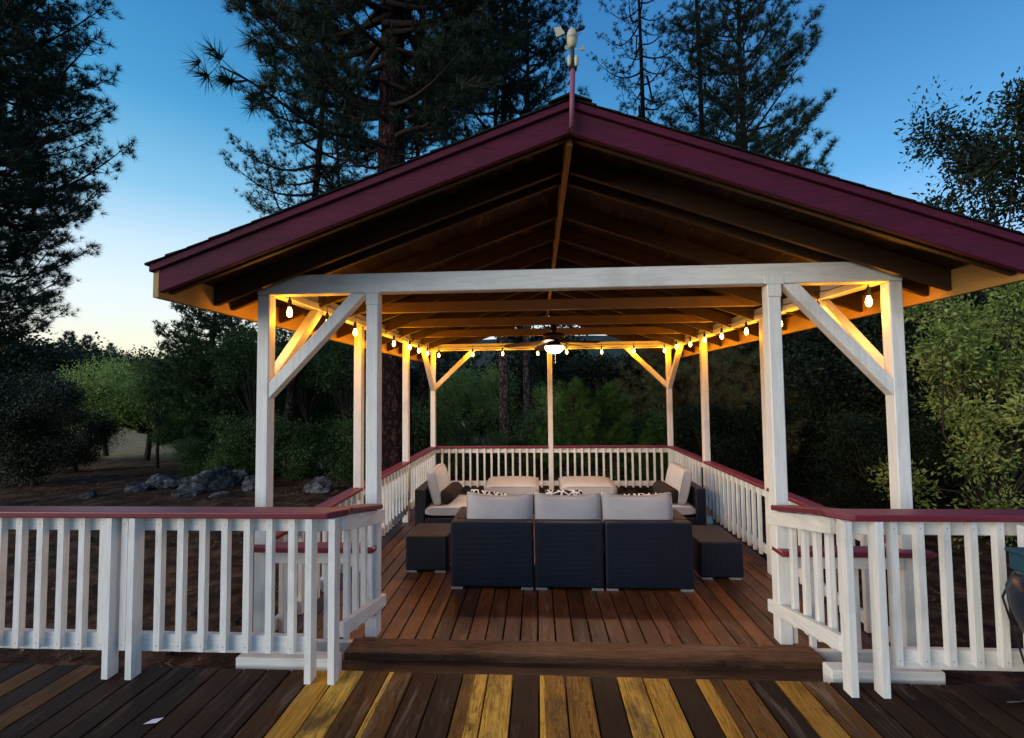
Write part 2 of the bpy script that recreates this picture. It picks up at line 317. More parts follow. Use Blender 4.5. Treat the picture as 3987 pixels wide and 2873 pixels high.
# ------------------------------------------------------------------ house deck (planks run away from the camera)
DZ = .34
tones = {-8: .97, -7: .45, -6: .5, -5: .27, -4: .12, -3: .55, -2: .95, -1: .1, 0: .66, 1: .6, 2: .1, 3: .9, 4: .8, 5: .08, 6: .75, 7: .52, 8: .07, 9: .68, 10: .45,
         11: .04, 12: .2, 13: .05, 14: .1, 15: .16, 16: .05, 17: .1, -9: .75, -10: .3, -11: .12, -12: .16, -13: .22, -14: .08, -15: .1, -16: .14, -17: .2, -18: .1, -19: .42, -20: .1, -21: .38, -22: .06, -23: .3}  # per-board wood colours; outer boards also darkened, edge shading put into their tone
d = MB(); d2 = rnd
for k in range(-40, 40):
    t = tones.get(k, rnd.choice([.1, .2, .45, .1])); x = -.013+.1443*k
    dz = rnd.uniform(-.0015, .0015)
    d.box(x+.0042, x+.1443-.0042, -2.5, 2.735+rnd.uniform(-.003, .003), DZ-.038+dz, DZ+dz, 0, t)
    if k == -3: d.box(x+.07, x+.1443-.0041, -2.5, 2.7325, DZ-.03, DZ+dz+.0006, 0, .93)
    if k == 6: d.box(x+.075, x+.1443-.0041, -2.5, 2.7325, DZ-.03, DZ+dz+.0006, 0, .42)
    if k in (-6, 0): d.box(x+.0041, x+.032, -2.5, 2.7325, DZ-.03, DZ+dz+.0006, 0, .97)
o = d.build('house_deck', M['hdeck'], bevel=.003); o['kind'] = 'structure'; o['label'] = 'timber house deck of mixed yellow and dark brown boards, the outer ones shaded darker'
fr = MB(); fr.box(-5.8, 5.8, 2.65, 2.69, .06, DZ-.043); fr.box(-5.8, 5.8, -2.4, -2.36, .06, DZ-.043)
for i in range(-14, 15): fr.box(i*.41, i*.41+.04, -2.36, 2.65, .06, DZ-.044)
for x in (-5, -2.2, 2.2, 5):
    for y in (-2, .5, 2.5): fr.box(x-.07, x+.07, y-.07, y+.07, -.7, .055)
fr.build('deck_framing', M['sill'], o)
# steps down to the gazebo
st = thing('deck_steps', 'dark stained timber step between the house deck and gazebo floor', 'step')
s_ = MB(); s_.box(-1.42, 1.86, 2.742, 2.925, .15, .19, tone=.25); s_.box(-1.42, 1.86, 2.93, 3.117, .15, .189, tone=.4); s_.build('tread', M['sill'], st, bevel=.004)
s_ = MB(); s_.box(-1.31, 1.80, 3.121, 3.305, .13, .232, tone=.9); s_.build('nosing_board', M['sill'], st, bevel=.005)
s_ = MB(); s_.box(-1.40, 1.84, 3.085, 3.119, -.04, .147, tone=.2); s_.box(-1.40, 1.84, 2.75, 2.79, -.5, .147, tone=.2); s_.build('riser', M['sill'], st)
for (a, b_, l) in ((-1.83, -1.215, 'white painted timber sill behind the railing posts, left of the steps'), (1.62, 2.23, 'white painted timber sill behind the railing posts, right of the steps')):
    s_ = MB(); s_.box(a, b_, 2.78, 2.87, .24, .375); tag(s_.build('white_sill', M['wx'], bevel=.006), l, 'sill')

# ------------------------------------------------------------------ gazebo
P = .089
XL, XR, YF, YB = -2.0537, 2.5033, 3.3098, 8.8659
YM, YM2 = 5.12, 7.0035; XC = .213; SL = .357
gaz = thing('gazebo', 'white timber gazebo with a burgundy gable roof edge and amber bulbs', 'gazebo', (XC, 6, 0))
gaz.location = (0, 0, 0)
f = MB(); k = 0; x = -.023-.1393*16
while x < 2.6:
    f.box(max(x, -2.13)+.0052, min(x+.1393, 2.58)-.0052, 3.32, 8.99, -.038, rnd.uniform(-.001, .001), 0, rnd.random()); x += .1393
f.build('floor_boards', M['gdeck'], gaz, bevel=.0035)
f = MB()
for y in np.arange(3.34, 9, .8): f.box(-2.12, 2.57, y, y+.04, -.2, -.042)
for xx in (-2.1, -.9, .3, 1.4, 2.5):
    for yy in (3.5, 5.3, 7, 8.8): f.box(xx-.06, xx+.06, yy-.06, yy+.06, -.8, -.205)
f.build('floor_joist', M['sill'], gaz)
def post(x, y, z0, z1, h=None):
    b = MB(); b.box(x, x+P, y, y+P, z0, z1); return b.build('post', M['wz'], gaz, bevel=.006)
for x in (XL, XR-P):
    for y in (YF, YM, YM2, YB): post(x, y, -.7, 2.678 if y == YF else 2.70)
post(.1888, YB, -.7, 2.70); post(-1.2385, YF, .2325, 2.678); post(1.6924-P, YF, .2325, 2.678)
# second plank nailed beside the right inner post at its foot
b = MB(); b.box(1.6955, 1.733, YF+.02, YF+.088, .2325, 1.04); b.build('post_sister', M['wz'], gaz, bevel=.004)
b = MB(); b.box(XL-.004, XR+.004, YF-.002, YF+P+.002, 2.68, 2.822); b.build('front_beam', M['wx'], gaz, bevel=.006)
for xx in (-1.2385+P/2, 1.6924-P/2):
    b = MB(); b.box(xx-.066, xx+.066, YF-.006, YF-.0025, 2.676, 2.742); b.box(xx-.0455, xx+.0455, YF-.006, YF-.001, 2.59, 2.675); b.build('post_bracket', M['wz'], gaz, bevel=.002)
for x in (XL, XR-P):
    b = MB(); b.box(x-.003, x+P+.003, YF+P+.004, YB+P, 2.702, 2.765); b.box(x+.004, x+P-.004, YF+P+.004, YB+P, 2.767, 2.828); b.build('side_plate', M['wy'], gaz, bevel=.004)
b = MB(); b.box(XL+P+.005, XR-P-.005, YB-.002, YB+P, 2.735, 2.797); b.box(XL+P+.005, XR-P-.005, YB+.006, YB+P-.004, 2.799, 2.862); b.build('back_beam', M['wx'], gaz, bevel=.004)
for y in (5.03, 6.2, 7.4):
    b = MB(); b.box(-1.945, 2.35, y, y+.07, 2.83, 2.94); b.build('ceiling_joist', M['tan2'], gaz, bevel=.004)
def brace(p, q, parent=gaz):
    b = MB(); p, q = Vector(p), Vector(q); hv = .058
    if abs(p.x-q.x) > abs(p.y-q.y):
        d_ = 1 if q.x > p.x else -1
        poly = [(p.x, p.z-hv-.0), (p.x, p.z+hv), (q.x-d_*hv, q.z), (q.x+d_*hv, q.z)]
        b.prism(poly, p.y-.04, p.y+.04, 'y')
    else:
        d_ = 1 if q.y > p.y else -1
        poly = [(p.y, p.z-hv), (p.y, p.z+hv), (q.y-d_*hv, q.z), (q.y+d_*hv, q.z)]
        b.prism(poly, p.x-.04, p.x+.04, 'x')
    return b.build('brace', M['wz'], parent, bevel=.004)
brace((XL+P+.001, YF+.043, 1.972), (-1.298, YF+.043, 2.677)); brace((XR-P-.001, YF+.043, 1.955), (1.762, YF+.043, 2.677))
for x in (XL+P/2, XR-P/2):
    brace((x, YF+P+.001, 2.02), (x, YF+.84, 2.70)); brace((x, YB-.001, 2.02), (x, YB-.72, 2.70))
brace((XL+P+.001, YB+.043, 2.03), (-1.24, YB+.043, 2.733)); brace((XR-P-.001, YB+.043, 2.03), (1.69, YB+.043, 2.733))
# roof
YO, YE = 2.78, 9.56; EX = 2.59
def rz(x, base): return base-SL*abs(x-XC)
for y in [2.815, 3.235, 3.42]+[4.09+.61*i for i in range(8)]+[8.98, 9.49]:
    for s in (-1, 1):
        a, e = XC+s*.021, XC+s*2.545
        poly = [(a, rz(a, 3.50)), (e, rz(e, 3.50)), (e, rz(e, 3.638)), (a, rz(a, 3.638))]
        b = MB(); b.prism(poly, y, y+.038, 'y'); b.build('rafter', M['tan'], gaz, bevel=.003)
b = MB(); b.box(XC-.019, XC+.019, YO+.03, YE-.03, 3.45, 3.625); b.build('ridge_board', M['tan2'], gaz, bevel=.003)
for s in (-1, 1):
    b = MB(); n_ = 12; tot = 2.6
    for i in range(n_):
        a, e = XC+s*(tot*i/n_+.001), XC+s*(tot*(i+1)/n_-.003)
        b.prism([(a, rz(a, 3.64)), (e, rz(e, 3.64)), (e, rz(e, 3.662)), (a, rz(a, 3.662))], YO+.005, YE, 'y', tone=rnd.random())
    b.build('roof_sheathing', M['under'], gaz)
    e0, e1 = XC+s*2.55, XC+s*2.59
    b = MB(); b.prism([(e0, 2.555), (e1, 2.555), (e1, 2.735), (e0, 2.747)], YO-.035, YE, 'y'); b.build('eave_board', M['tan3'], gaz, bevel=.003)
    # front and back barge boards with trim strip
    for (y0, y1, nm) in ((YO-.035, YO+.003, 'barge_board'), (YE+.002, YE+.04, 'barge_board')):
        a, e = XC+s*.002, XC+s*2.548
        b = MB(); b.prism([(a, rz(a, 3.497)), (e, rz(e, 3.497)), (e, rz(e, 3.637)), (a, rz(a, 3.637))], y0, y1, 'y')
        e = XC+s*2.60; yy = (y0-.022, y1) if y0 < 5 else (y0, y1+.022)
        b.prism([(a, rz(a, 3.6395)), (e, rz(e, 3.6395)), (e, rz(e, 3.684)), (a, rz(a, 3.684))], yy[0], yy[1]-.004, 'y')
        b.build(nm, M['fasc'], gaz, bevel=.003)
    # shingle courses
    b = MB(); n_ = 19; tot = 2.605
    for i in range(n_):
        a, e = XC+s*(tot*i/n_-.0+.001), XC+s*(tot*(i+1)/n_+.02); t0, t1 = 3.687, 3.699
        y = YO-.068
        while y < YE+.06:
            w = rnd.uniform(.22, .36); yn = min(y+w, YE+.07); j = rnd.uniform(-.003, .004); jx = s*rnd.uniform(-.006, .006)
            b.prism([(a, rz(a, t0)), (e+jx, rz(e, t0)), (e+jx, rz(e, t1)+j), (a, rz(a, t0)+.004)], y, yn-.003, 'y'); y = yn
    b.build('shingles', M['shing'], gaz)
b = MB(); y = YO-.08
while y < YE:
    b.prism([(XC-.13, rz(XC-.13, 3.704)), (XC, 3.704), (XC+.13, rz(XC+.13, 3.704)), (XC+.13, rz(XC+.13, 3.712)), (XC, 3.718), (XC-.13, rz(XC-.13, 3.712))], y, y+.24, 'y'); y += .246
b.build('ridge_cap', M['shing'], gaz)
# railings: each bay a part, its cap, rails and balusters sub-parts
RZ = .905
bal_src = {}
def railing(x0, y0, x1, y1, inner, ztop=RZ, zb=.165, pitch=.1345, cap=(None, None)):
    """bay between two posts along x or y; inner = +1/-1 side on which the balusters stand"""
    g = bpy.data.objects.new('railing', None); g.empty_display_size = .1; link(g, gaz)
    along_x = abs(x1-x0) > abs(y1-y0)
    L = abs(x1-x0) if along_x else abs(y1-y0); n_ = max(2, round(L/pitch)); step = L/n_
    c0, c1 = cap; a0, a1 = ((x0, x1) if along_x else (y0, y1))
    def bx(lo, hi, off0, off1, z0, z1, nm, m, bev=.004):
        b = MB()
        if along_x: b.box(lo, hi, y0+off0, y0+off1, z0, z1)
        else: b.box(x0+off0, x0+off1, lo, hi, z0, z1)
        return b.build(nm, m, g, bevel=bev)
    ca0 = c0 if c0 is not None else a0+.002; ca1 = c1 if c1 is not None else a1-.002
    bx(ca0, ca1, -.07, .07, ztop-.036, ztop, 'rail_cap', M['redx' if along_x else 'redy'], .008)
    mw = M['wx' if along_x else 'wy']
    bx(a0+.001, a1-.001, -.019, .019, ztop-.126, ztop-.0365, 'top_rail', mw); bx(a0+.001, a1-.001, -.019, .019, zb, zb+.088, 'bottom_rail', mw)
    key = (round(ztop, 3), round(zb, 3), inner, along_x)
    for i in range(1, n_):
        t = a0+step*i; o_ = inner*(.019+.0195)
        loc = (t, y0+o_, 0) if along_x else (x0+o_, t, 0)
        if key not in bal_src:
            b = MB(); b.box(-.018, .018, -.018, .018, zb-.022, ztop-.038); bal_src[key] = b.build('baluster', M['wz'], g, bevel=.003); bal_src[key].location = loc
        else: copy_child(bal_src[key], g, loc)
xl, xr = XL+P/2, XR-P/2
for x, inn in ((xl, 1), (xr, -1)):
    railing(x, YF+P, x, YM, inn, pitch=.142); railing(x, YM+P, x, YM2, inn, pitch=.142); railing(x, YM2+P, x, YB, inn, pitch=.142)
railing(XL+P, YB+P/2, .1888, YB+P/2, -1); railing(.1888+P, YB+P/2, XR-P, YB+P/2, -1)
railing(XL+P, YF+.0, -1.2385, YF+.0, 1, ztop=.87, zb=.12, pitch=.15, cap=(-2.07, -1.155)); railing(1.6924, YF+.0, XR-P, YF+.0, 1, ztop=.87, zb=.12, pitch=.15, cap=(1.60, 2.58))

# ------------------------------------------------------------------ house deck railings
def deck_railing(side, label):
    g = thing('deck_railing', label, 'railing', group='white deck railings either side of the steps')
    s = side; HT = DZ+.94
    ex = -5.6 if s < 0 else 5.6; ix = -1.135 if s < 0 else 1.60; xr0 = -1.135 if s < 0 else 1.64
    lo, hi = min(ex, ix), max(ex, ix)
    # cap of the straight run, with clipped inner corner
    b = MB()
    if s < 0: poly = [(lo, 2.598), (-1.19, 2.598), (-1.105, 2.68), (-1.105, 2.738), (lo, 2.738)]
    else: poly = [(hi, 2.598), (1.665, 2.598), (1.565, 2.69), (1.565, 2.738), (hi, 2.738)]
    b.prism(poly, HT-.036, HT, 'z'); b.build('rail_cap', M['redx'], g, bevel=.007, seg=2)
    # sloping cap beside the steps
    xa, xb = (-1.235, -1.105) if s < 0 else (1.565, 1.70)
    y0, y1, sl = 2.739, (3.30 if s < 0 else 3.30), -.205
    z1 = HT+sl*(y1-y0)
    b = MB(); b.prism([(y0, HT-.037), (y1, z1-.037), (y1, z1-.001), (y0, HT-.001)], xa, xb, 'x'); b.build('sloping_cap', M['redy'], g, bevel=.007)
    # straight run boards behind the balusters
    b = MB(); b.box(lo, (ix if s < 0 else hi) if s < 0 else hi, 2.672, 2.71, 1.155, HT-.0365) if s < 0 else b.box(ix+.05, hi, 2.672, 2.71, 1.155, HT-.0365); b.build('top_rail', M['wx'], g, bevel=.003)
    b = MB()
    if s < 0: b.box(lo, -1.31, 2.672, 2.71, .462, .562)
    else: b.box(1.86, hi, 2.672, 2.71, .45, .552)
    b.build('bottom_rail', M['wx'], g, bevel=.003)
    # sloping boards on the step side
    x0, x1 = (-1.135-.036, -1.135) if s < 0 else (1.64, 1.676)
    if s > 0: x0, x1 = 1.60, 1.638
    b = MB(); b.prism([(2.715, HT-.135), (3.44, HT-.135+sl*.725), (3.44, HT-.04+sl*.725), (2.715, HT-.04)], x0, x1, 'x'); b.build('sloping_top_rail', M['wy'], g, bevel=.003)
    b = MB(); b.prism([(2.66 if s > 0 else 2.715, .54), (3.46, .54+sl*.745-.0), (3.46, .625+sl*.745), (2.66 if s > 0 else 2.715, .625)], x0-(.002 if s > 0 else -.0), x1+.001, 'x'); b.build('sloping_bottom_rail', M['wy'], g, bevel=.003)
    # posts of the run, doubled two-by-fours standing on the deck
    xs = ([-1.3165, -1.183, -2.50, -2.36, -4.0, -3.86, -5.3] if s < 0 else [1.612, 1.771, 2.43, 2.56, 3.9, 4.04, 5.3])
    for x in xs:
        w = .038
        if s > 0 and x == 2.43: continue
        b = MB(); b.box(x, x+w, 2.60 if x not in (2.56,) else 2.60, 2.67, DZ+.0005, HT-.037); b.box(x+.001, x+w-.001, 2.6695, 2.71 if False else 2.6715, DZ+.0005, HT-.037)
        b.build('post', M['wz'], g, bevel=.004)
    xs = ([-1.433-.132*i for i in range(0, 7)]+[-2.432]+[-2.566-.13*i for i in range(0, 10)]+[-4.13-.13*i for i in range(8)]) if s < 0 else ([1.867+.1345*i for i in range(0, 5)]+[2.72+.134*i for i in range(8)]+[4.2+.134*i for i in range(8)])
    src = None
    for x in xs:
        if src is None:
            b = MB(); b.box(-.0, .037, 0, .037, .484, HT-.037)
            for zz in (.515, 1.20): b.lathe([(.0032, 0), (.0032, .0012)], (.019, -.0002, zz), 8, ax=(0, -1, 0), m=1)
            src = b.build('baluster', [M['wz'], M['metal']], g, bevel=.0); src.location = (x, 2.634, 0)
        else: copy_child(src, g, (x, 2.634, 0))
    bx_ = x0-.0375 if s < 0 else x1+.002
    for y in ([2.86, 3.0, 3.145, 3.27] if s < 0 else [2.80, 2.92, 3.05, 3.19]):
        z1 = HT-.045+sl*(y+.036-2.739)
        b = MB(); b.box(bx_, bx_+.036, y, y+.036, .5+sl*(y-2.7), z1); b.build('baluster', M['wz'], g, bevel=.003)
    return g
deck_railing(-1, 'white baluster railing with burgundy cap on the deck, left of the steps')
deck_railing(1, 'white baluster railing with burgundy cap on the deck, right of the steps')
b = MB(); b.box(2.46, 2.55, 2.50, 2.592, DZ+.0005, 1.237); b.box(2.56, 2.60, 2.46, 2.592, DZ+.0005, 1.23)
tag(b.build('short_post', M['wz'], bevel=.005), 'short white post in front of the railing beside the navy drum', 'post')

# ------------------------------------------------------------------ wicker furniture
def soft(name, dims, c, parent, m='cush', rot=None, puff=.35, seg=10, sag=0, seed=0):
    """box cushion with rounded, slightly bulging faces and a piped edge"""
    a, b_, h = [x/2 for x in dims]; bm = bmesh.new(); bmesh.ops.create_cube(bm, size=2)
    bmesh.ops.subdivide_edges(bm, edges=bm.edges, cuts=seg, use_grid_fill=True)
    rr = random.Random(seed); ph = [rr.uniform(0, 6) for _ in range(6)]
    thin = min(range(3), key=lambda i: (a, b_, h)[i])
    for v in bm.verts:
        q = [v.co.x, v.co.y, v.co.z]; o2 = [i for i in range(3) if i != thin]
        e = max(abs(q[o2[0]]), abs(q[o2[1]]))
        prof = (1-.38*abs(q[o2[0]])**7)*(1-.38*abs(q[o2[1]])**7)
        bul = 1+puff*.35*(1-q[o2[0]]**2)*(1-q[o2[1]]**2)
        q[thin] *= prof*bul
        k2 = .012*math.sin(q[o2[0]]*5+ph[0])*math.cos(q[o2[1]]*4+ph[1])+.006*math.sin(q[o2[0]]*17+ph[2])*abs(q[o2[1]])
        q[thin] += k2*2*(1 if q[thin] > 0 else -1)
        for i in o2:
            oth = o2[1] if i == o2[0] else o2[0]
            q[i] *= 1-.018*(1-abs(q[oth])**2)*abs(v.co[thin] if False else 1)
        if sag: q[2] -= sag*(1-q[0]**2)*(q[2] > 0)*(q[2])
        v.co = Vector((q[0]*a, q[1]*b_, q[2]*h))
    me = bpy.data.meshes.new(name); bm.to_mesh(me); bm.free(); me.materials.append(M[m])
    for p in me.polygons: p.use_smooth = True
    me.attributes.new("tone", 'FLOAT', 'FACE')
    o = bpy.data.objects.new(name, me); link(o, parent); o.location = c
    if rot: o.rotation_euler = rot
    if name.endswith('cushion'):
        # piping loop round both rims of the thin side
        o2 = [i for i in range(3) if i != thin]; hd = (a, b_, h)
        b2 = MB()
        for sgn in (-1, 1):
            pts = []
            for t in range(49):
                an = 2*math.pi*t/48; cx_, sy_ = math.cos(an), math.sin(an); k_ = (abs(cx_)**12+abs(sy_)**12)**(-1/12)
                q = [0, 0, 0]; u0, u1 = cx_*k_, sy_*k_
                u0 = max(-1, min(1, u0)); u1 = max(-1, min(1, u1))
                q[o2[0]] = u0*hd[o2[0]]*(1-.018*(1-u1**2)); q[o2[1]] = u1*hd[o2[1]]*(1-.018*(1-u0**2))
                q[thin] = sgn*hd[thin]*(1-.38*abs(u0)**7)*(1-.38*abs(u1)**7)*.98
                if sag and o2[1] == 2 and u1 > 0: q[2] -= sag*(1-u0**2)*u1*hd[2]
                pts.append(q)
            b2.tube(pts, .0042, 6, cap=False)
        b2.build('piping', M['pipe'], o, smooth=True)
    return o
def wbox(b, x0, x1, y0, y1, z0, z1): b.box(x0, x1, y0, y1, z0, z1)
def feet(parent, x0, x1, y0, y1):
    for x in (x0, x1-.115):
        for y in (y0+.008, y1-.06):
            b = MB(); b.box(x, x+.115, y, y+.05, .001, .022); b.build('foot', M['foot'], parent, bevel=.002)
mods = [(-.885, -.065, 'l', 'left wicker sofa section with its back to the steps and left armrest'),
        (-.048, .622, '', 'armless middle wicker sofa section between the two arm sections'),
        (.640, 1.480, 'r', 'right wicker sofa section with its back to the steps and right armrest')]
for i, (x0, x1, arm, lab) in enumerate(mods):
    g = thing('wicker_sofa', lab, 'sofa', ((x0+x1)/2, 5.05, 0), 'wicker sofa sections with grey cushions'); g.location = (0, 0, 0)
    b = MB(); b.box(x0, x1, 4.672, 4.80, .024, .66); b.build('backrest', M['wick'], g, bevel=.02, seg=3)
    b = MB(); b.box(x0, x1, 4.803, 5.42, .024, .30); b.build('seat_base', M['wick'], g, bevel=.02, seg=3)
    a0, a1 = x0, x1
    if arm == 'l': b = MB(); b.box(x0, x0+.13, 4.803, 5.30, .303, .66); b.build('armrest', M['wick'], g, bevel=.02, seg=3); a0 += .135
    if arm == 'r': b = MB(); b.box(x1-.13, x1, 4.803, 5.22, .303, .66); b.build('armrest', M['wick'], g, bevel=.02, seg=3); a1 -= .135
    soft('seat_cushion', (a1-a0-.012, .60, .145), ((a0+a1)/2, 5.115, .377), g, seed=i)
    soft('back_cushion', (a1-a0+.006, .17, .48), ((a0+a1)/2, 4.905, .658), g, rot=(R(-9), 0, R((-1.2, .8, .5)[i])), seed=i+5, sag=.15, puff=1.2)
    feet(g, x0+.005, x1-.005, 4.67, 5.41)
for sgn, (xb, xs, xf), y0, lab in ((1, (-1.65, -1.513, -.83), 6.18, 'wicker side seat on the left, facing right, beside the left railing'), (-1, (2.165, 2.033, 1.27), 6.26, 'wicker side seat on the right, facing left, beside the right railing')):
    g = thing('wicker_armchair', lab, 'sofa', group='wicker side seats facing each other')
    lo, hi = sorted((xb, xs)); b = MB(); b.box(lo, hi, y0, y0+.76, .024, .66); b.build('backrest', M['wick'], g, bevel=.02, seg=3)
    lo, hi = sorted((xs+sgn*.003, xf)); b = MB(); b.box(lo, hi, y0, y0+.76, .024, .29); b.build('seat_base', M['wick'], g, bevel=.02, seg=3)
    soft('seat_cushion', (hi-lo-.004, .75, .15), ((lo+hi)/2, y0+.38, .367), g, seed=11)
    soft('back_cushion', (.17, .70, .46), (xs+sgn*.115, y0+.40, .665), g, rot=(0, R(sgn*-13), 0), seed=12, puff=.9)
    feet(g, min(xb, xf)+.01, max(xb, xf)-.01, y0, y0+.76)
    c = Vector((xs+sgn*.285, y0+.37, .545))
    b = MB(); b.lathe([(.02, -.31), (.07, -.308), (.092, -.295), (.098, -.26), (.1, 0), (.098, .26), (.092, .295), (.07, .308), (.02, .31)], (0, 0, 0), 28, ax=(0, 1, 0))
    o = b.build('bolster_pillow', M['bolst'], smooth=True, loc=c)
    o.rotation_euler = (0, 0, R(sgn*-4)); tag(o, 'dark brown round bolster lying on the %s side seat' % ('left' if sgn > 0 else 'right'), 'pillow', 'dark brown bolster pillows')
for (x0, x1, lab) in ((-.86, .0, 'square cushioned ottoman left of the centre back post'), (.335, 1.20, 'square cushioned ottoman right of the centre back post')):
    g = thing('wicker_ottoman', lab, 'ottoman', group='cushioned wicker ottomans by the back railing')
    b = MB(); b.box(x0+.02, x1-.02, 7.36, 8.18, .024, .30); b.build('base_box', M['wick'], g, bevel=.02, seg=3)
    soft('top_cushion', (x1-x0, .85, .19), ((x0+x1)/2, 7.77, .397), g, seed=21, puff=.2); feet(g, x0+.03, x1-.03, 7.36, 8.18)
for (x0, x1, y0, y1, h, lab) in ((-1.455, -1.0, 5.078, 5.60, .39, 'low black wicker side table left of the sofa sections'), (1.64, 2.075, 4.97, 5.60, .382, 'low black wicker side table right of the sofa sections')):
    g = thing('wicker_side_table', lab, 'table', group='black wicker side tables'); b = MB(); b.box(x0, x1, y0, y1, .024, h); b.build('table_box', M['wick'], g, bevel=.02, seg=3); feet(g, x0+.01, x1-.02, y0, y1)
def patm():
    m, n, b = mat('black_white_lattice_fabric', .9, .1); v = n.nodes.new("ShaderNodeTexVoronoi"); v.feature = 'DISTANCE_TO_EDGE'; v.inputs["Scale"].default_value = 17; n.links.new(pos(n), v.inputs["Vector"])
    n.links.new(ramp(n, v.outputs["Distance"], [(.09, (.75, .73, .7)), (.12, (.02, .02, .02))]), b.inputs["Base Color"]); return m
M['pat'] = patm()
for x, a, z, lab in ((-.57, 10, 0.667, 'black and white lattice pillow peeking over the left back cushion'), (.27, 0, 0.680, 'black and white lattice pillow peeking over the middle back cushion'), (1.10, -4, 0.647, 'black and white lattice pillow peeking over the right back cushion')):
    o = soft('throw_pillow', (.40, .11, .40), (x, 5.10, z), None, 'pat', rot=(R(-14), R(a), R(a)), puff=1.2, seed=31); tag(o, lab, 'pillow', 'black and white throw pillows')

# ------------------------------------------------------------------ ceiling fan
fx, fy = .228, 6.235
g = thing('ceiling_fan', 'dark bronze ceiling fan with lit white bowl under the joists', 'fan', (0, 0, 0))
b = MB(); b.lathe([(.012, .0), (.05, .0), (.052, -.02), (.03, -.035), (.02, -.038)], (fx, fy, 2.829), 20); b.lathe([(.02, .075), (.04, .06), (.047, .035), (.04, .01), (.03, 0)], (fx, fy, 2.72), 20); b.build('mount', M['bronze'], g, smooth=True)
b = MB(); b.lathe([(.03, .095), (.11, .09), (.14, .075), (.146, .04), (.14, .012), (.1, 0), (.05, -.005)], (fx, fy, 2.628), 28); b.lathe([(.05, .08), (.07, .06), (.09, .02), (.125, .005), (.125, 0)], (fx, fy, 2.545), 28); b.build('motor_housing', M['bronze'], g, smooth=True)
for i in range(5):
    an = R(38+72*i); dv = Vector((math.cos(an), math.sin(an), 0)); sv = Vector((-dv.y, dv.x, 0)); c = Vector((fx, fy, 2.606)); tl = Vector((0, 0, .22))
    b = MB(); pts = []
    for (t, w) in ((.17, .045), (.24, .06), (.45, .07), (.60, .072), (.655, .05), (.67, .02)):
        pts.append((c+dv*t+(sv+tl)*w-Vector((0, 0, t*.09)), c+dv*t-(sv+tl)*w-Vector((0, 0, t*.09))))
    vs = []; fs = []
    for a_, c_ in pts: vs += [a_, c_, a_+Vector((0, 0, .007)), c_+Vector((0, 0, .007))]
    for j in range(len(pts)-1):
        q = j*4; fs += [(q, q+1, q+5, q+4), (q+2, q+6, q+7, q+3), (q, q+4, q+6, q+2), (q+1, q+3, q+7, q+5)]
    fs += [(0, 2, 3, 1), (len(vs)-4, len(vs)-3, len(vs)-1, len(vs)-2)]
    b.add(vs, fs); b.bar(c+dv*.1, c+dv*.24-Vector((0, 0, .018)), .03, .008, m=1); b.build('blade', [M['blade'], M['bronze']], g)
b = MB(); b.lathe([(.122, .0), (.128, -.012), (.124, -.035), (.105, -.062), (.07, -.085), (.03, -.095), (.004, -.097)], (fx, fy, 2.541), 32); b.build('light_bowl', M['bowl'], g, smooth=True)
b = MB(); b.tube([(fx+.0, fy-.11, 2.545), (fx+.005, fy-.135, 2.44), (fx+.005, fy-.135, 2.33)], .003, 5); b.lathe([(.003, 0), (.007, -.01), (.006, -.03), (.002, -.034)], (fx+.005, fy-.135, 2.33), 8)
b.tube([(fx+.03, fy-.10, 2.545), (fx+.06, fy-.12, 2.47), (fx+.06, fy-.12, 2.43)], .003, 5); b.build('pull_chain', M['cream'], g)
def lamp(name, loc, e, col, rad, parent):
    l = bpy.data.lights.new(name, 'POINT'); l.energy = e; l.color = col; l.shadow_soft_size = rad
    o = bpy.data.objects.new(name, l); COL.objects.link(o); o.parent = parent; o.location = loc; return o
fl = bpy.data.lights.new('fan_light', 'AREA'); fl.shape = 'DISK'; fl.size = .22; fl.energy = 4.6; fl.color = (1, .74, .54)
fo = bpy.data.objects.new('fan_light', fl); COL.objects.link(fo); fo.parent = g; fo.location = (fx, fy, 2.438)

# ------------------------------------------------------------------ string lights
g = thing('string_lights', 'black cord of amber globe bulbs hung round the gazebo eaves', 'string lights')
bl = [(-1.925, y, z) for y, z in ((3.52, 2.59), (4.17, 2.59), (4.83, 2.597), (5.50, 2.60), (6.17, 2.612), (6.95, 2.631), (7.49, 2.628), (8.10, 2.63))]
bb = [(x, 8.80, z) for x, z in ((-1.874, 2.65), (-1.222, 2.655), (-.654, 2.664), (.009, 2.66), (.553, 2.68), (1.205, 2.67), (1.799, 2.677), (2.36, 2.68))]
br = [(2.375, y, z) for y, z in ((8.10, 2.676), (7.37, 2.653), (6.75, 2.65), (6.13, 2.634), (5.42, 2.606), (4.68, 2.59), (4.06, 2.58), (3.455, 2.575))]
allb = bl+bb+br
b = MB(); pts = [(-1.945, 3.41, 2.79)]
for i, p in enumerate(allb):
    top = Vector((p[0]+(0), p[1], 2.765)); 
    if i in (0,): pts.append(top)
    else:
        q = Vector(pts[-1]); mid = (q+top)/2; mid.z -= .022
        if i == len(bl) or i == len(bl)+len(bb): mid = Vector((-1.94 if i == len(bl) else 2.385, 8.84, 2.75))
        pts += [tuple(q.lerp(mid, .5)-Vector((0, 0, .008))), tuple(mid), tuple(mid.lerp(top, .5)-Vector((0, 0, .004))), tuple(top)]
b.tube(pts, .0042, 6, cap=True); b.build('cord', M['black'], g, smooth=True)
bs = MB(); bs.lathe([(.003, .115), (.006, .1), (.014, .09), (.016, .05), (.015, .035)], (0, 0, 0), 12); bs.tube([(0, 0, .095), (0, 0, .17)], .0035, 5)
bu = MB(); bu.lathe([(.011, .036), (.015, .025), (.022, .006), (.025, -.012), (.022, -.032), (.012, -.046), (.003, -.05)], (0, 0, 0), 16)
b0 = None
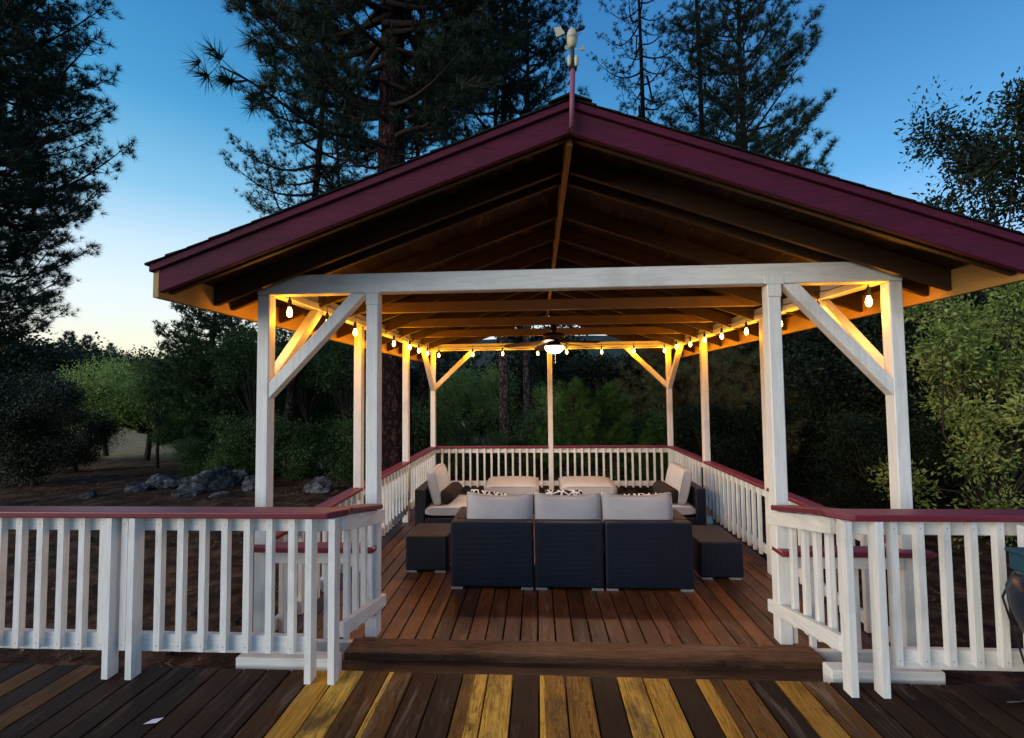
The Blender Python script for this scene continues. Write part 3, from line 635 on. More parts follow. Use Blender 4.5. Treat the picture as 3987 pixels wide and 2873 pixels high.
for p in allb:
    if b0 is None:
        bu.v = [(x*.86, y*.86, z*.9) for x, y, z in bu.v]; b0 = bu.build('bulb', M['bulb'], g, smooth=True, loc=p); s0 = bs.build('socket', M['black'], b0, smooth=True); cb = b0
    else: cb = copy_child(b0, g, p); copy_child(s0, cb, (0, 0, 0))
    lamp('bulb_light', Vector(p)+Vector((0, 0, -.07)), .82, (1, .345, .0), .03, g)

# ------------------------------------------------------------------ weather station on the gable
g = thing('weather_station', 'cream wind vane and cup anemometer on a mauve pole at the roof peak', 'weather station')
wy = 2.70
def WP(cx, cy): # local picture of the instrument, in metres from its pole axis
    return (.222+(cx-668)*.0005, 3.52+(1340-cy)*.000508)
b = MB(); b.tube([(.219, wy, 3.50), (.226, wy, 3.70), (.232, wy, 3.86)], .0155, 12); b.build('pole', M['pinkpole'], g, smooth=True)
b = MB(); b.tube([(.232, wy, 3.85), (.232, wy, 3.975)], .0115, 10); b.box(.21, .256, wy-.018, wy+.018, 3.853, 3.862); b.build('black_pipe', M['black'], g)
b = MB(); b.lathe([(.006, 0), (.012, .01), (.014, .05), (.009, .065), (.003, .07)], (.212, wy-.012, 3.865), 10); b.lathe([(.006, 0), (.012, .01), (.014, .05), (.009, .065), (.003, .07)], (.253, wy-.012, 3.862), 10); b.build('clamp', M['cream'], g, smooth=True)
b = MB(); b.lathe([(.012, 0), (.022, .01), (.031, .035), (.032, .06), (.033, .0605), (.033, .063), (.032, .064), (.029, .09), (.02, .108), (.012, .112), (.008, .122), (.002, .124)], (.231, wy, 3.985), 20); b.build('sensor_body', M['cream'], g, smooth=True)
b = MB(); b.bar((.135, wy, 4.052), (.30, wy, 4.105), .008, .006, m=1); b.build('vane_arm', M['black'], g) if False else None
b = MB(); b.tube([(.135, wy, 4.052), (.215, wy, 4.085)], .004, 6, m=1); b.tube([(.245, wy, 4.092), (.27, wy, 4.1)], .004, 6, m=1)
b.prism([(.125, 4.118), (.165, 4.118), (.188, 4.077), (.139, 4.052)], wy-.0025, wy+.0025, 'y', m=0); b.lathe([(.001, -.028), (.011, -.018), (.013, 0), (.01, .018), (.001, .028)], (.285, wy, 4.103), 10, m=1, ax=(1, 0, .35)); b.build('vane', [M['cream'], M['black']], g)
for (cx, cz, dy) in ((.288, 3.962, -.02), (.197, 3.972, -.02), (.24, 3.966, .06)):
    b = MB(); b.lathe([(.002, -.010), (.008, -.008), (.0125, 0), (.0135, .006), (.011, .006)], (cx, wy+dy, cz), 14, ax=(.3, -1, 0)); b.tube([(.232, wy, 3.975), (cx, wy+dy, cz)], .002, 5); b.build('cup', M['cream'], g, smooth=True)

# ------------------------------------------------------------------ navy drum with a teal box at the right edge
g = thing('navy_drum', 'dark navy rounded drum topped by a teal box, cut off by the right edge', 'drum')
b = MB(); b.lathe([(.01, -.86), (.10, -.86), (.12, -.80), (.13, -.5), (.2, -.22), (.25, -.08), (.255, 0), (.23, .06), (.17, .09), (.05, .1)], (2.45, 2.28, .945+.26), 32, ax=(0, 0, 1))
for i in range(len(b.v)): x_, y_, z_ = b.v[i]; b.v[i] = (x_, y_, z_-.22)
b.build('drum_body', M['navy'], g, smooth=True)
b = MB(); b.box(2.235, 2.65, 2.16, 2.40, 1.085, 1.165); b.box(2.225, 2.66, 2.15, 2.41, 1.165, 1.182); b.box(2.30, 2.315, 2.152, 2.162, 1.09, 1.16); b.build('box_top', M['teal'], g, bevel=.006)
b = MB(); b.tube([(2.29, 2.42, 1.08), (2.31, 2.52, .9), (2.38, 2.54, .7), (2.44, 2.55, .5), (2.46, 2.56, .40), (2.43, 2.58, .356), (2.36, 2.585, .347)], .005, 6)
tag(b.build('black_cable', M['black'], smooth=True), 'thin black cable hanging down behind the navy drum', 'cable')

# a scrap of paper on the deck boards, rocks, cones
b = MB(); b.add([(-1.95, 2.262, DZ+.004), (-1.89, 2.27, DZ+.006), (-1.875, 2.30, DZ+.012), (-1.93, 2.295, DZ+.005)], [(0, 1, 2, 3)]); b.add([(-1.95, 2.262, DZ+.003), (-1.89, 2.27, DZ+.005), (-1.875, 2.30, DZ+.011), (-1.93, 2.295, DZ+.004)], [(3, 2, 1, 0)])
tag(b.build('paper_scrap', plain('white_paper', (.7, .7, .7), .8), recalc=False), 'small white scrap lying on the dark deck boards', 'scrap')

def rock(name, x, y, sx, sy, sz, seed):
    bm = bmesh.new(); bmesh.ops.create_icosphere(bm, subdivisions=5, radius=1); rr = random.Random(seed)
    pl = [(Vector((rr.gauss(0, 1), rr.gauss(0, 1), rr.gauss(0, .8))).normalized(), rr.uniform(.55, .9)) for _ in range(16)]
    from mathutils import noise as mn
    for v in bm.verts:
        c = v.co.copy()
        for nn, dd in pl:
            t = c.dot(nn)-dd
            if t > 0: c -= nn*t*.92
        c *= 1+.22*mn.noise(c*1.8+Vector((seed, 0, 0)))+.10*mn.noise(c*4.5+Vector((seed, 5, 0)))+.05*mn.noise(c*11+Vector((seed, 5, 3)))
        v.co = Vector((c.x*sx, c.y*sy, c.z*sz))
    me = bpy.data.meshes.new(name); bm.to_mesh(me); bm.free(); me.materials.append(M['rock'])
    o = bpy.data.objects.new(name, me); COL.objects.link(o); o.location = (x, y, gz(x, y)+sz*.25); o.rotation_euler = (0, 0, rr.uniform(0, 3)); return o
rocks = [(438, 11.6, .95, .6, .5, 'tallest pale boulder of the rock outcrop below the railing'), (345, 11.8, .75, .5, .36, 'long grey rock left of the tallest boulder'), (395, 10.9, .5, .4, .16, 'low flat rock in front of the tallest boulder'),
         (500, 12.2, .6, .5, .36, 'dark rock right of the tallest boulder'), (548, 11.7, .55, .4, .32, 'mossy rock just left of the gazebo corner post'), (270, 11.4, .45, .35, .24, 'small rock at the left end of the outcrop'),
         (470, 10.8, .3, .25, .12, 'small bluish stone in the dirt before the outcrop'), (155, 10.7, .25, .2, .14, 'lone small stone far left of the outcrop'), (700, 11.5, .5, .4, .35, 'grey rock between the two slim trunks behind the left rail')]
for i, (px, Y, a, b_, c_, lab) in enumerate(rocks):
    tag(rock('boulder', (px-1191)*Y/1034, Y, a*.85, b_*.85, c_*.8, i+3), lab, 'rock', 'rocks of the outcrop below the deck')
for i, (px, Y) in enumerate(((159, 7.6), (418, 5.2), (517, 5.0), (521, 7.9), (512, 4.7), (365, 4.4))):
    X = (px-1191)*Y/1034
    b = MB(); r0 = random.Random(i)
    for _ in range(26):
        d_ = Vector((r0.gauss(0, 1), r0.gauss(0, 1), abs(r0.gauss(0, .8)))).normalized(); c = d_*.045; b.bar(c*.2, c*1.3, .02, .012, up=(d_.y, -d_.x, .3))
    o = b.build('pine_cone', M['twig'], loc=(X, Y, gz(X, Y)+.03)); tag(o, ['dark pine cone lying on the brown dirt beyond the deck railing'][0], 'pine cone', 'pine cones on the dirt')


# ------------------------------------------------------------------ foliage templates and tree builders
def rot_to(D, spin):
    """rotation matrices (N,3,3) taking +Z to D with a random spin"""
    D = D/np.linalg.norm(D, axis=1, keepdims=True); up = np.where(np.abs(D[:, 2:3]) > .95, np.array([[1., 0, 0]]), np.array([[0, 0, 1.]]))
    a = np.cross(up, D); a /= np.linalg.norm(a, axis=1, keepdims=True); b = np.cross(D, a)
    c, s = np.cos(spin)[:, None], np.sin(spin)[:, None]
    return np.stack([a*c+b*s, b*c-a*s, D], axis=2)
def tuft(n, spread, w, rng, back=.25):
    """needles of a pine brush: thin triangles, unit length, along +Z"""
    out = []
    for _ in range(n):
        th = rng.uniform(.05, spread); ph = rng.uniform(0, 2*math.pi); d = np.array([math.sin(th)*math.cos(ph), math.sin(th)*math.sin(ph), math.cos(th)])
        l = rng.uniform(.75, 1.05); o = np.array([0, 0, -rng.uniform(0, back)]); s = np.cross(d, rng.normal(size=3)); s /= np.linalg.norm(s); s *= w/2
        out += [o-s, o+s, o+d*l]
    return np.array(out)
def sprig(n, rng, lw=.42, spread=1.0):
    """cluster of broad leaves: diamond quads as two triangles"""
    out = []
    for _ in range(n):
        o = rng.normal(size=3); o = o/np.linalg.norm(o)*rng.uniform(.2, 1)**.6*spread
        d = o+rng.normal(size=3)*.8; d[2] += .1; d /= np.linalg.norm(d); nrm = rng.normal(size=3)*.6+np.array([0, 0, 1.]); s = np.cross(d, nrm); s /= np.linalg.norm(s)
        L = rng.uniform(.22, .36); w = L*lw/2; m_ = o+d*L*.55
        out += [o, m_-s*w, o+d*L, o, o+d*L, m_+s*w]
    return np.array(out)
TR = np.random.default_rng(11)
TUFTS = [tuft(30, 1.65, .048, TR, .15) for _ in range(6)]
TUFTS_FAT = [tuft(14, 1.3, .11, TR) for _ in range(6)]
SHORT = [tuft(12, 1.5, .16, TR, .8) for _ in range(6)]
SPRIG = [sprig(22, TR) for _ in range(6)]
SPRIGF = [sprig(12, TR, .8) for _ in range(6)]
def scatter(P_, D_, size, tpls, rng):
    P_ = np.asarray(P_, float); D_ = np.asarray(D_, float)+1e-6; N = len(P_); Rm = rot_to(D_, rng.uniform(0, 6.28, N)); size = np.asarray(size)*np.ones(N); out = []
    which = rng.integers(0, len(tpls), N)
    for k, t in enumerate(tpls):
        i = np.where(which == k)[0]
        if len(i): out.append((np.einsum('nij,mj->nmi', Rm[i], t)*size[i][:, None, None]+P_[i][:, None, :]).reshape(-1, 3))
    return np.concatenate(out)
def tri_mesh(name, V, mats, parent):
    me = bpy.data.meshes.new(name); n = len(V); me.vertices.add(n); me.vertices.foreach_set("co", V.astype(np.float32).ravel())
    me.loops.add(n); me.loops.foreach_set("vertex_index", np.arange(n, dtype=np.int32)); me.polygons.add(n//3)
    me.polygons.foreach_set("loop_start", np.arange(0, n, 3, dtype=np.int32)); me.update(calc_edges=True)
    for m in mats: me.materials.append(m)
    o = bpy.data.objects.new(name, me); return link(o, parent)
def wood_mesh(name, tubes, mats, parent):
    b = MB()
    for pts, rs, n in tubes: b.tube(pts, rs, n, cap=False)
    return b.build(name, mats, parent, smooth=True, recalc=False)
def pine(name, label, X, Y, H, r0, zb, rad, seed, nbr=60, lean=(0, 0), tsize=.2, up=.25, bare=0, dens=1.0, mats=('bark2', 'needle'), tpl=None, group='pine trees around the gazebo', droop=.15, base_z=None, shape=None, clump=1.0, azr=None, tstep=.2, curl=.22, limbs=(), avoid=None):
    """pine with its origin at the foot: zb crown base, rad(h 0..1) crown radius"""
    rng = np.random.default_rng(seed); tpl = tpl or TUFTS; z0 = gz(X, Y) if base_z is None else base_z
    g = thing(name, label, 'tree', (X, Y, z0), group)
    def axis(h):
        t = h/H; return np.array([lean[0]*t+.10*math.sin(t*5+seed), lean[1]*t+.10*math.cos(t*4+seed), h])
    tr = [([tuple(axis(H*i/24)-np.array([0, 0, .25 if i == 0 else 0])) for i in range(25)], [r0*(1.25 if i == 0 else 1.06 if i == 1 else 1)*(1-i/24)**.8+.012 for i in range(25)], 14)]
    wood_mesh('trunk', tr, [M[mats[0]]], g)
    tubes = []; P_, D_, Sz = [], [], []
    for i in range(nbr+bare):
        isb = i >= nbr
        t = ((i+rng.uniform(0, 1))/nbr) if not isb else rng.uniform(-.35, .35)
        h = zb+(H-zb)*t if not isb else zb+t*(H-zb)*.5
        if h > H*.985 or h < .5: continue
        az = i*2.4+rng.uniform(-.5, .5)
        if azr: az = rng.uniform(*azr)
        if avoid and math.cos(az-avoid[0]) > math.cos(avoid[1]): az += 2*avoid[1]*(1 if rng.uniform() < .5 else -1)
        tt = max(0, min(1, (h-zb)/(H-zb))); L = rad(tt)*rng.uniform(.72, 1.12)*(1 if not isb else .6)
        if L < .15: continue
        o = axis(h); dv = np.array([math.cos(az), math.sin(az), 0]); rise = up*rng.uniform(.4, 1.5)
        n = 7; pts = []; ph = rng.uniform(0, 6)
        for k in range(n+1):
            s = k/n; sd_ = np.array([-dv[1], dv[0], 0])*math.sin(s*3+ph)*.09*L
            pts.append(o+dv*L*s+sd_+np.array([0, 0, L*(rise*s-droop*math.sin(s*math.pi)*.9+curl*s*s)]))
        rb = max(.010, min(r0*.38, .022*L))*(1.0 if not isb else .8)
        tubes.append(([tuple(p) for p in pts], [max(.007, rb*(1-.93*k/n)) for k in range(n+1)], 5))
        ntw = int(L/tstep*dens)+2
        for j in range(ntw):
            s = .22+.78*(j+.5)/ntw if not isb else .3+.7*rng.uniform(); k = min(n-1, int(s*n)); p = pts[k]+(pts[k+1]-pts[k])*(s*n-k)
            side = 1 if j % 2 else -1; tl = L*(.34*(1-s)+.10)*rng.uniform(.6, 1.2); a2 = az+side*rng.uniform(.5, 1.1)
            d = np.array([math.cos(a2), math.sin(a2), rng.uniform(-.05, .8)]); d /= np.linalg.norm(d)
            q = p+d*tl*.55+np.array([0, 0, -.02]); e = p+d*tl+np.array([0, 0, tl*.18])
            tubes.append(([tuple(p), tuple(q), tuple(e)], [min(.012, rb*.4), min(.009, rb*.3), .004], 3))
            if isb: continue
            m_ = max(1, int(tl/(tsize*.55)*clump))
            for u in range(m_):
                w = (.35+.65*(u+1)/m_); pp = p+(e-p)*w+rng.normal(size=3)*.05; P_.append(pp); D_.append(d*.7+rng.normal(size=3)*.4+np.array([0, 0, .6])); Sz.append(tsize*rng.uniform(.75, 1.2))
                if rng.uniform() < .5:
                    P_.append(pp+rng.normal(size=3)*.10*clump); D_.append(d+rng.normal(size=3)*.8+np.array([0, 0, .3])); Sz.append(tsize*rng.uniform(.7, 1.1))
        if not isb:
            for u in (1, .93, .86, .78): P_.append(pts[-2]+(pts[-1]-pts[-2])*(u-.5)*2+rng.normal(size=3)*.05); D_.append(pts[-1]-pts[-2]+rng.normal(size=3)*.12*L+np.array([0, 0, .1])); Sz.append(tsize*1.15)
    for (h, e, nt, ts) in limbs:
        o = axis(h); e = np.array(e, float); mid = (o+e)/2+np.array([0, 0, -.35]); pl = [o*(1-s)**2+2*s*(1-s)*mid+e*s*s+np.array([0, 0, .1*math.sin(s*9)]) for s in np.linspace(0, 1, 10)]
        tubes.append(([tuple(p) for p in pl], [.07*(1-.8*k/9) for k in range(10)], 6)); ln = np.linalg.norm(e-o)
        for j in range(nt):
            s = .35+.65*(j+.5)/nt; p = pl[min(9, int(s*9))]; d = (e-o)/ln+rng.normal(size=3)*.7; d /= np.linalg.norm(d); q = p+d*rng.uniform(.25, .75)
            tubes.append(([tuple(p), tuple((p+q)/2+np.array([0, 0, -.05])), tuple(q)], [.014, .01, .006], 4))
            for _ in range(3): P_.append(q+rng.normal(size=3)*.06); D_.append(d+rng.normal(size=3)*.35); Sz.append(ts*rng.uniform(.85, 1.15))
    P_.append(axis(H*.99)); D_.append([0, 0, 1]); Sz.append(tsize)
    wood_mesh('branches', tubes, [M['twig']], g)
    tri_mesh('crown', scatter(P_, D_, Sz, tpl, rng), [M[mats[1]]], g)
    return g
def oak(name, label, X, Y, H, rad, seed, r0=.12, zb=.35, nl=900, leaf=.5, mats=('twig', 'leaf'), tpl=None, group='broadleaf trees around the gazebo', squash=.8, cat='tree', hollow=.35, base_z=None, lean=(0, 0), nlump=19, lr=(.17, .42), stray=.14):
    """broadleaf tree: forked trunk, limbs to random leaf clumps in a lumpy crown"""
    rng = np.random.default_rng(seed); tpl = tpl or SPRIG; g = thing(name, label, cat, (X, Y, gz(X, Y) if base_z is None else base_z), group)
    cz = (H*zb+H)/2; hz_ = (H-H*zb)/2
    lumps = [(np.array([rng.uniform(-.78, .78)*rad+lean[0], rng.uniform(-.78, .78)*rad+lean[1], cz+rng.uniform(-.9, .85)*hz_]), rng.uniform(*lr)*rad) for _ in range(nlump)]
    tubes = []; fork = np.array([rng.uniform(-.1, .1), rng.uniform(-.1, .1), H*max(.12, zb*.6)])
    tubes.append(([(0, 0, -.2), tuple(fork*.5+np.array([.04, 0, 0])), tuple(fork)], [r0*1.3, r0, r0*.8], 8))
    for c, r in lumps:
        m_ = (fork+c)/2+rng.normal(size=3)*.12*rad; tubes.append(([tuple(fork), tuple(m_), tuple(c)], [r0*.55, r0*.32, r0*.12], 5))
        for _ in range(7):
            e = c+rng.normal(size=3)*r*.75; tubes.append(([tuple(c), tuple((c+e)/2+rng.normal(size=3)*.05), tuple(e)], [r0*.12, r0*.08, .004], 3))
    P_ = []; D_ = []
    for i in range(nl):
        c, r = lumps[i % len(lumps)]; d = rng.normal(size=3); d /= np.linalg.norm(d); rr = r*(rng.uniform(hollow, 1.12) if rng.uniform() > stray else rng.uniform(1.1, 1.75))
        P_.append(c+d*rr*np.array([1.15, 1.15, squash])); D_.append(d+np.array([0, 0, .3]))
    wood_mesh('trunk', tubes, [M[mats[0]]], g); tri_mesh('crown', scatter(P_, D_, leaf*rng.uniform(.7, 1.25, nl), tpl, rng), [M[mats[1]]], g)
    return g
# dry litter, needles and dead grass on the dirt: nobody could count it
M['litter'] = leafm('dry_litter', (.05, .03, .015), (.16, .10, .05), (.30, .20, .10), .1)
def litter():
    rng = np.random.default_rng(77); n = 9000; x = rng.uniform(-15, 8, n); y = 2.9+rng.uniform(0, 1, n)**1.5*14
    k = ~((x > -2.15) & (x < 2.6) & (y < 9.1)); x, y = x[k], y[k]
    cl = np.sin(x*1.7+np.cos(y*1.3)*2)+np.sin(y*2.1+x*.6); k = cl > rng.uniform(-1.6, 1.2, len(x)); x, y = x[k], y[k]
    P_ = np.array([(a, b_, gz(a, b_)+.004) for a, b_ in zip(x, y)]); D_ = rng.normal(size=(len(P_), 3))*np.array([1, 1, .12])+np.array([0, 0, .12])
    V = scatter(P_, D_, rng.uniform(.03, .11, len(P_)), [tuft(7, 1.2, .12, rng, .6) for _ in range(5)], rng)
    V[:, 2] = np.maximum(V[:, 2], -1.6); o = tri_mesh('ground_litter', V, [M['litter']], None); o['kind'] = 'stuff'; o['label'] = 'dry needles and dead grass scattered over the brown dirt'; o['category'] = 'litter'
litter()
def clone(src, label, X, Y, rz_=0, sc=1, group=None, name=None):
    c = src.copy(); COL.objects.link(c); c.location = (X, Y, gz(X, Y)); c.rotation_euler = (0, 0, rz_); c.scale = (sc, sc, sc if not isinstance(sc, tuple) else sc[2]); c["label"] = label
    if group: c["group"] = group
    for ch in list(src.children): k = ch.copy(); COL.objects.link(k); k.parent = c
    return c
def bx(px, Y): return (px-1191)*Y/1034     # where a thing seen in this column of the photograph stands when it is Y metres away

# ------------------------------------------------------------------ trees
pine('ponderosa_pine', 'huge ponderosa pine with thick red plated trunk rising behind the roof', bx(872, 12), 12, 27, .47, 9.6, lambda t: 4.9*(1-t)**.55*(.6+.4*min(1, t*6)), 3, nbr=190, tsize=.27, up=.12, bare=22, dens=1.1, mats=('bark', 'needle'), droop=.2, clump=1.1, tstep=.26, limbs=[(8.9, (-1.6, -4.6, 8.0), 26, .34), (9.6, (-.9, -4.8, 8.9), 26, .34), (9.2, (2.6, -3.2, 8.6), 18, .3)], avoid=(-1.27, .6))
pine('leaning_pine', 'slim leaning pine left of the huge ponderosa, trunk passing the front left brace', bx(619, 14), 14, 17.5, .15, 7.3, lambda t: 2.9*(1-t)**.5, 5, nbr=58, lean=(1.5, 0), tsize=.17, bare=8, up=.1, tstep=.24)
pine('slender_pine', 'straight dark slender pine between the leaning pine and the mid left post', bx(741, 17), 17, 15, .125, 9.3, lambda t: 2.2*(1-t)**.5, 6, nbr=40, tsize=.17, up=.1, tstep=.26)
pine('edge_pine', 'big dark pine whose branches reach in from the left edge of the frame', bx(-205, 9.5), 9.5, 15.5, .3, 3.7, lambda t: (2.65*math.sin(math.pi*min(1, t*.75+.2))**.9+.2), 8, nbr=200, tsize=.2, up=.14, dens=1.15, bare=10, tstep=.2, droop=.22)
pine('bare_limbed_pine', 'thin pine with sparse curling branches just right of the weather station', bx(1452, 20), 20, 25, .17, 12.6, lambda t: 2.6*(1-t)**.4, 10, nbr=54, lean=(-.6, 0), tsize=.17, up=.05, dens=.9, bare=14, droop=.3, clump=.7, tstep=.28)
pine('straight_pine', 'straight sparse pine between the thin pine and the bushy right pine', bx(1558, 19), 19, 25, .16, 12.2, lambda t: 2.4*(1-t)**.4, 12, nbr=50, tsize=.18, up=.15, bare=8, droop=.2, clump=.8, tstep=.27)
pine('bushy_pine', 'bushy dark pine with upswept tufted branches above the right roof slope', bx(1655, 17), 17, 21, .18, 8.4, lambda t: 2.9*(1-t)**.55, 14, nbr=125, tsize=.27, up=.55, droop=.05, clump=1, tstep=.23)
pine('shadowed_pine', 'dense dark pine right of the huge ponderosa trunk', bx(1122, 17), 17, 24, .2, 11.3, lambda t: 3.3*(1-t)**.4, 16, nbr=85, tsize=.2, up=.1, bare=10, mats=('bark3', 'needle'), tstep=.24)
pine('twin_pine', 'bare trunked pine just left of the centre back post', bx(1172, 17.5), 17.5, 22, .14, 12.5, lambda t: 2.4*(1-t)**.5, 17, nbr=44, tsize=.18, bare=6, mats=('bark3', 'needle'), tstep=.28)
pine('thin_dark_pine', 'thin dark trunked pine left of the two bare trunks behind the back railing', bx(1103, 20), 20, 20, .10, 11.5, lambda t: 2.0*(1-t)**.5, 18, nbr=34, tsize=.18, tstep=.28)
pine('gnarled_pine', 'dark pine with stubby dead limbs behind the back left corner post', bx(929, 16), 16, 15, .19, 8.0, lambda t: 2.4*(1-t)**.5, 19, nbr=42, tsize=.18, bare=18, tstep=.27)
fir = pine('fir_tree', 'dark layered fir standing left of the gazebo under the eave', bx(452, 15.6), 15.6, 7.9, .12, .9, lambda t: 1.75*(1-t)**.55+.15, 21, nbr=150, tsize=.17, up=.1, tpl=SHORT, mats=('bark2', 'firm'), droop=.1, group='conifers beyond the meadow', tstep=.17)
young = pine('young_pine', 'small bright green pine behind the back railing, left of the pair', bx(1262, 12.3), 12.3, 2.75, .05, .3, lambda t: .85*(1-t)**.8+.1, 23, nbr=44, tsize=.20, up=.5, mats=('twig', 'needle2'), group='young pines behind the back railing', tstep=.14)
clone(young, 'small bright green pine behind the back railing, right of the pair', bx(1356, 12.9), 12.9, 2.0, .97)
clone(young, 'low bushy young pine behind the right part of the back railing', bx(1440, 11.9), 11.9, 4.0, .6)
brown = pine('browning_pine', 'bushy pine with browning needles seen past the right side posts', bx(1640, 13), 13, 5.3, .11, .5, lambda t: 2.1*(1-t)**.6+.2, 25, nbr=80, tsize=.22, up=.3, mats=('bark2', 'needle3'), group='bushy pines right of the gazebo', tstep=.18)
clone(brown, 'bushy pine with browning needles behind the back right corner', bx(1490, 15.5), 15.5, 2.2, 1.0)
# right edge oaks
oak('yellow_green_oak', 'pale yellow green oak sapling right of the front right corner post', bx(2150, 7.3), 7.3, 4.2, 1.15, 31, r0=.05, zb=.12, nl=760, leaf=.27, mats=('twig', 'leafy'), squash=.8, hollow=.3, nlump=26, lr=(.12, .27), stray=.06)
oak('edge_oak', 'mid green oak cut off by the right edge of the frame', bx(2330, 8.0), 8.0, 4.5, 1.5, 32, r0=.06, zb=.1, nl=800, leaf=.28, mats=('twig', 'leaf'), squash=.8, hollow=.3, nlump=26, lr=(.12, .27), stray=.06)  # darker leaf colour than its yellow green neighbour, painting the dimming at the frame edge
oak('tall_oak', 'tall dark oak reaching into the sky at the right edge', bx(2235, 9.6), 9.6, 8.5, 1.95, 41, r0=.06, zb=.36, nl=1150, leaf=.36, mats=('twig', 'leafd'), squash=1.25, hollow=.1, nlump=24, lr=(.12, .27), stray=.05)
dk = oak('dark_oak', 'dark evergreen oak filling the gap between the two right front posts', bx(1850, 11.5), 11.5, 4.4, 2.0, 34, zb=.05, nl=1700, leaf=.36, mats=('twig', 'leafd'), group='dark oaks right of the gazebo')
clone(dk, 'dark evergreen oak behind the yellow green oak sapling', bx(2140, 11), 11, 1.1, 1.12)
clone(dk, 'dark evergreen oak at the right edge behind the mid green oak', bx(2330, 11.5), 11.5, 3.1, 1.25)
clone(dk, 'dark evergreen oak between the browning pine and the inner right post', bx(1735, 15), 15, 4.5, 1.1)
clone(dk, 'dark evergreen oak standing farthest behind the right front corner post', bx(1960, 16), 16, 2.5, 1.35)
# left masses
clone(dk, 'dark oak mass at the left edge above the deck railing', bx(20, 12.5), 12.5, .4, .66, 'dark oaks left of the gazebo')
clone(dk, 'dark oak right of the dark mass at the left edge', bx(120, 15.5), 15.5, 2.4, .5, 'dark oaks left of the gazebo')
clone(dk, 'dark oak behind the dark mass at the left edge', bx(-40, 17), 17, 5.0, .8, 'dark oaks left of the gazebo')
lt = oak('meadow_oak', 'light green oak with bare trunks before the meadow, between the dark oaks and the fir', bx(290, 19), 19, 4.1, 2.1, 36, r0=.10, zb=.45, nl=1500, leaf=.34, mats=('twig', 'leafl'), group='light green oaks before the meadow')
clone(lt, 'light green oak just left of the fir', bx(375, 19), 19, 2.0, .88)
clone(lt, 'light green oak nearest the dark oaks on the left', bx(195, 21), 21, 4.0, .85)
md = oak('green_oak', 'mid green oak right of the fir, seen left of the corner post', bx(545, 17.5), 17.5, 4.3, 1.7, 37, r0=.09, zb=.3, nl=1600, leaf=.34, mats=('twig', 'leaf'), group='mid green oaks around the gazebo')
clone(md, 'mid green oak between the leaning and slender pines', bx(690, 19), 19, 1.0, .95)
clone(md, 'mid green oak behind the slender pine and the left posts', bx(790, 21), 21, 3.0, 1.05)
clone(md, 'small mid green oak at the foot of the fir, on its left', bx(395, 14.6), 14.6, 5.0, .5)
clone(lt, 'pale lit oak seen just left of the bare trunks behind the back railing', bx(1040, 19.5), 19.5, 3.0, .9, 'light green oaks behind the back railing')
clone(lt, 'pale lit oak just right of the centre back post', bx(1235, 19), 19, .5, .7, 'light green oaks behind the back railing')
bu_ = oak('shrub', 'dark shrub in front of the huge ponderosa trunk', bx(905, 14.5), 14.5, 2.4, 1.5, 38, r0=.05, zb=.02, nl=800, leaf=.32, mats=('twig', 'leaf'), group='shrubs below the trees', cat='shrub')
for i, (px, Y, sc, lab) in enumerate(((560, 13.2, .8, 'shrub left of the corner post by the rocks'), (660, 13.8, .7, 'shrub between the leaning pine and the slender pine'), (765, 13.5, .85, 'shrub beside the mid left post'), (1010, 14.0, .7, 'shrub behind the back left railing bay'),
        (1130, 14.6, .6, 'shrub at the foot of the bare pine trunks'), (1210, 15.4, .9, 'shrub right behind the centre back post'), (1400, 13.6, .9, 'shrub right of the young pines'), (1560, 12.2, .9, 'shrub below the browning pine'), (1690, 11.5, .9, 'shrub low behind the right side railing'), (430, 13.4, .5, 'low shrub directly behind the tallest boulder'), (1920, 9.2, .8, 'low shrub behind the right low rail'), (2100, 8.6, .8, 'low shrub under the yellow green oak'))):
    clone(dk if px in (1690, 1920, 2100, 1560) else bu_, lab, bx(px, Y), Y, i*1.3, sc*(.55 if px in (1690, 1920, 2100, 1560) else 1), 'shrubs below the trees')
thin = oak('thin_tree', 'thin bare stemmed tree between the fir and the corner post', bx(548, 14.2), 14.2, 4.6, 1.1, 71, r0=.06, zb=.55, nl=420, leaf=.3, mats=('twig', 'leaf'), group='thin bare stemmed trees left of the gazebo')
clone(thin, 'thin bare stemmed tree just right of the leaning pine', bx(668, 15.5), 15.5, 1.0, 1.05)
clone(thin, 'thin bare stemmed tree just right of the slender pine', bx(762, 14.6), 14.6, 2.2, .95)
clone(thin, 'thin bare stemmed tree at the meadow edge, left of the fir', bx(318, 16), 16, 3.2, .85)
# the wood closing the view behind: individual trees, farther rows copied from a few sources
far_p = pine('forest_pine', 'tall forest pine behind the back left corner of the gazebo', bx(985, 27), 27, 13, .16, 2.5, lambda t: 2.7*(1-t)**.7+.2, 51, nbr=85, tsize=.30, up=.15, tpl=TUFTS_FAT, group='forest pines behind the gazebo', tstep=.3)
far_o = oak('forest_oak', 'forest oak behind the centre of the gazebo', bx(1225, 24), 24, 6.4, 3.0, 52, r0=.14, zb=.08, nl=1300, leaf=.55, mats=('twig', 'leafd'), tpl=SPRIGF, group='forest oaks behind the gazebo')
places = 'left of the huge ponderosa|behind the leaning pine|behind the slender pine|behind the gnarled pine|left of the bare trunks|behind the bare trunks|behind the fan|right of the fan|behind the young pines|right of the young pines|behind the back right corner post|behind the browning pine|right of the browning pine|behind the inner right post|behind the front right brace|behind the right corner post|behind the tall oak|at the right edge'.split('|')
k = 0
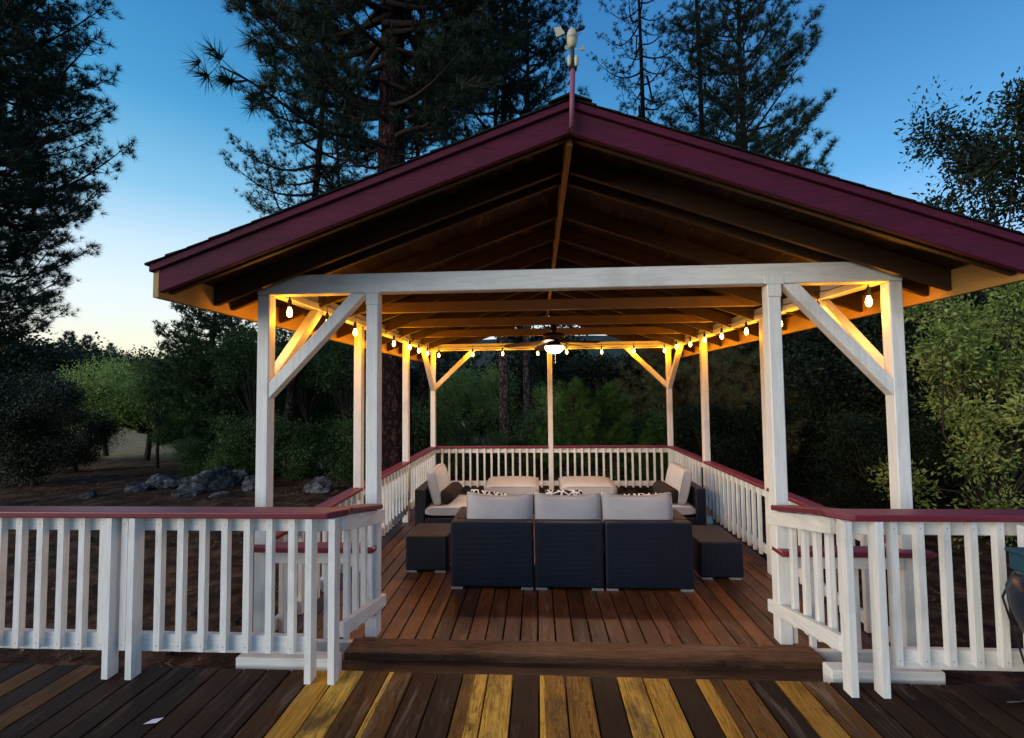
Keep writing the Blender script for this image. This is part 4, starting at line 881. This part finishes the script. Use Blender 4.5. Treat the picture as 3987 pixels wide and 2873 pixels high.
for i, (px, Y, sc) in enumerate(((860, 29, .6), (640, 30, .42), (745, 33, .5), (930, 31, .42), (1075, 30, .34), (1140, 34, .42), (1230, 33, .33), (1300, 29, .33), (1345, 36, .45), (1410, 30, .38), (1485, 26, .5), (1590, 28, .55), (1665, 24, .5), (1730, 28, .55), (1810, 27, .62), (1985, 26, .62), (2140, 24, .8), (2290, 22, .85))):
    clone(far_p, 'tall forest pine standing '+places[i], bx(px, Y), Y, i*1.7, sc)
for i, (px, Y, sc) in enumerate(((880, 22, .66), (600, 27, .6), (735, 26, .62), (960, 21, .62), (1060, 26, .7), (1120, 22, .56), (1262, 20, .62), (1320, 22, .66), (1375, 19, .62), (1440, 21, .66), (1510, 19, .66), (1575, 18, .8), (1650, 19, .9), (1760, 20, .8), (1850, 21, .9), (2020, 20, 1.05), (2180, 18, 1.0), (2330, 19, 1.1))):
    clone(far_o, 'dark forest oak standing '+places[i], bx(px, Y), Y, i*2.1, sc)
# tree line on the rise beyond the meadow
ro = oak('ridge_oak', 'round tree on the wooded rise beyond the meadow, under the sunset', bx(250, 60), 60, 7.5, 4.2, 61, r0=.2, zb=.1, nl=700, leaf=1.0, mats=('twig', 'leafd'), tpl=SPRIGF, group='trees on the wooded rise at the left')
rp = pine('ridge_pine', 'pointed conifer on the wooded rise beyond the meadow, under the sunset', bx(95, 75), 75, 12, .2, 1.5, lambda t: 2.8*(1-t)**.8+.2, 62, nbr=60, tsize=.6, tpl=TUFTS_FAT, up=.1, group='pointed conifers on the wooded rise', tstep=.5)
rr = random.Random(5)
for i in range(46):
    Y = rr.choice([48, 62, 78, 95, 110]); px = rr.uniform(-60, 215 if Y < 70 else 640)
    if 40 <= Y < 60 and px > 60: px = rr.uniform(-80, 120)
    c = clone(ro, 'round tree among the wood on the rise beyond the meadow', bx(px, Y), Y, rr.uniform(0, 6), rr.uniform(.7, 1.15))
ro['label'] = 'round tree among the wood on the rise beyond the meadow'
for i in range(22):
    Y = rr.choice([70, 85, 100, 115]); px = rr.uniform(-30, 210 if rr.random() < .7 else 560)
    clone(rp, 'pointed conifer among the wood on the rise beyond the meadow', bx(px, Y), Y, rr.uniform(0, 6), rr.uniform(.55, 1.0))
rp['label'] = 'pointed conifer among the wood on the rise beyond the meadow'
